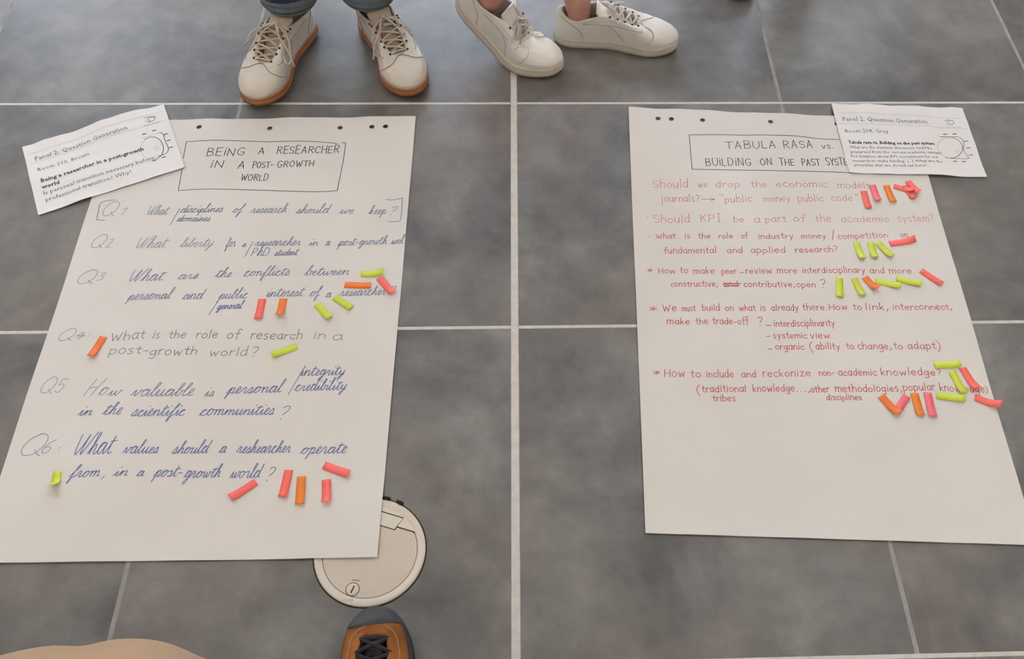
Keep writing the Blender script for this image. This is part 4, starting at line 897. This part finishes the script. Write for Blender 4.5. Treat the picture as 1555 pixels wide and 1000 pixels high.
# person 2: white sneakers, bare ankles, crossed stance
hC = math.radians(-30); hD = math.radians(-6)
pC = heel_of(852, 114, hC, .30); pD = heel_of(1029, 72, hD, .29)
per2 = tag(empty('person', (.12, .95, 0)), 'person with bare ankles in white sneakers standing at the centre joint with feet crossed', 'person', 'people standing beyond the sheets')
BOW2 = [('bow', [(.010, .014, .001), (.024, .030, -.008), (.018, .034, -.014), (.004, .012, -.002), (0, 0, 0)]), ('bow', [(.010, -.014, .001), (.024, -.030, -.008), (.018, -.034, -.014), (.004, -.012, -.002), (0, 0, 0)])]
sC = sneaker(per2, pC, hC, -1, WHT, 'white leather sneaker pointing to the lower right, heel raised', BOW2, L=.30, seed=3, rows=4, k=1.08, crease=.0036)
sC.bend(.70*.30, math.radians(34), .06)
sD = sneaker(per2, pD, hD, 1, WHT, 'white leather sneaker seen from its side, toe pointing right', BOW2, L=.29, seed=8, rows=5)
standing(per2, [(sC, -1), (sD, 1)], (.0, .90, .84), M['cloth'], .34, hd=(0, 1), kf=(1, 0), knee_f=.06)

# person 3: only a black toe reaches the frame
hE = math.radians(-88); pE = heel_of(1125, 4, hE); pE2 = (pE[0]+.24, pE[1]+.06)
per3 = tag(empty('person', (pE[0]+.1, pE[1]+.05, 0)), 'person in dark clothes, only the tip of a black shoe showing at the top edge', 'person', 'people standing beyond the sheets')
sE = sneaker(per3, pE, hE, -1, BLK, None, None, L=.292, rows=4)
sF = sneaker(per3, pE2, math.radians(-72), 1, BLK, None, None, L=.292, rows=4)
standing(per3, [(sE, -1), (sF, 1)], (pE[0]+.12, pE[1]+.08, .84), M['cloth'], .085, M['cloth'])

# person 4: tan approach shoe and beige trousers, seated at the lower left
hG = math.radians(91); tipG = U(579, 927, .02); Lg = .295
per4 = tag(empty('person', (-.5, -.95, 0)), 'seated person in beige trousers and a tan shoe with black toe, bottom edge', 'person')
TAN = dict(sole=M['dark'], upper=M['suede'], lining=M['meshf'])
sG = Shoe(per4, (tipG.x-math.cos(hG)*Lg, tipG.y-math.sin(hG)*Lg), hG, L=Lg, side=-1, mats=TAN, label='tan suede shoe with black rubber toe and black laces', throat=.85, sole_h=.028, k=1.08, crease=0)
sG.body(); NG = sG.N
def tcut(i, xc):
    lo, hi = 0.0, 1.0
    if sG.P(i, 0).x < xc*Lg: return .02
    for _ in range(24):
        m_ = (lo+hi)/2
        if sG.P(i, m_).x > xc*Lg: lo = m_
        else: hi = m_
    return lo
sG.patch('toe_cap', 13, -12, lambda f: 0, lambda f: tcut(13-25*f, .893+.010*math.cos(math.pi*f)), M['rand'], .0020, 50, 10)
sG.patch('rubber_rand', 7, 45, lambda f: 0, lambda f: .34-.10*f, M['rand'], .0022, 50, 5)
sG.patch('rubber_rand', -6, -45, lambda f: 0, lambda f: .10, M['rand'], .0018, 50, 3)
for a, sg in ((4, 1), (NG-4, -1)):
    sG.patch('eyestay', a, a+sg*20, lambda f: .80-.12*f, lambda f: .995, M['suede'], .0016)
    sG.seam('seam', [(a, .74), (a+sg*7, .66), (a+sg*14, .62), (a+sg*20, .60)], M['seam'], .0007)
sG.tongue(M['meshf'], top=.010)
sG.laces(M['laceb'], rows=6, x0=.03, x1=.36, r=.0030, eyelets=False, seed=4)
base4 = per4.location
aG = ankle(sG); aG0 = ankle(sG, .24, .02); upG = ankle(sG, .17, .11)
kn = Vector((-.322, -.760, .505)); hp = Vector((-.86, -.890, .500))
kn2 = Vector((-.75, -.80, .50)); an2 = Vector((-.86, -.98, .11))
leg_mesh('body', [[(tuple(aG0), .026, .03), (tuple(aG), .029, .034), (tuple(upG), .031, .034), (tuple(upG.lerp(kn, .6)), .045, .05), (tuple(kn), .05, .05), (tuple(kn.lerp(hp, .5)), .06, .06), (tuple(hp), .08, .08)]], M['skin'], per4, base=base4)
leg_mesh('trousers', [[(tuple(upG+Vector((0, 0, -.01))), .055, .06), (tuple(upG.lerp(kn, .35)), .065, .068), (tuple(upG.lerp(kn, .75)), .072, .072), (tuple(kn+Vector((.012, .0, -.02))), .080, .078), (tuple(kn+Vector((-.05, 0, .012))), .086, .086), (tuple(kn.lerp(hp, .35)), .094, .094), (tuple(kn.lerp(hp, .7)), .10, .10), (tuple(hp), .12, .11), (tuple(hp+Vector((-.1, -.1, .02))), .14, .12)]], M['beige'], per4, wr=.018, base=base4, seg=28, open_end=True, sub=2)
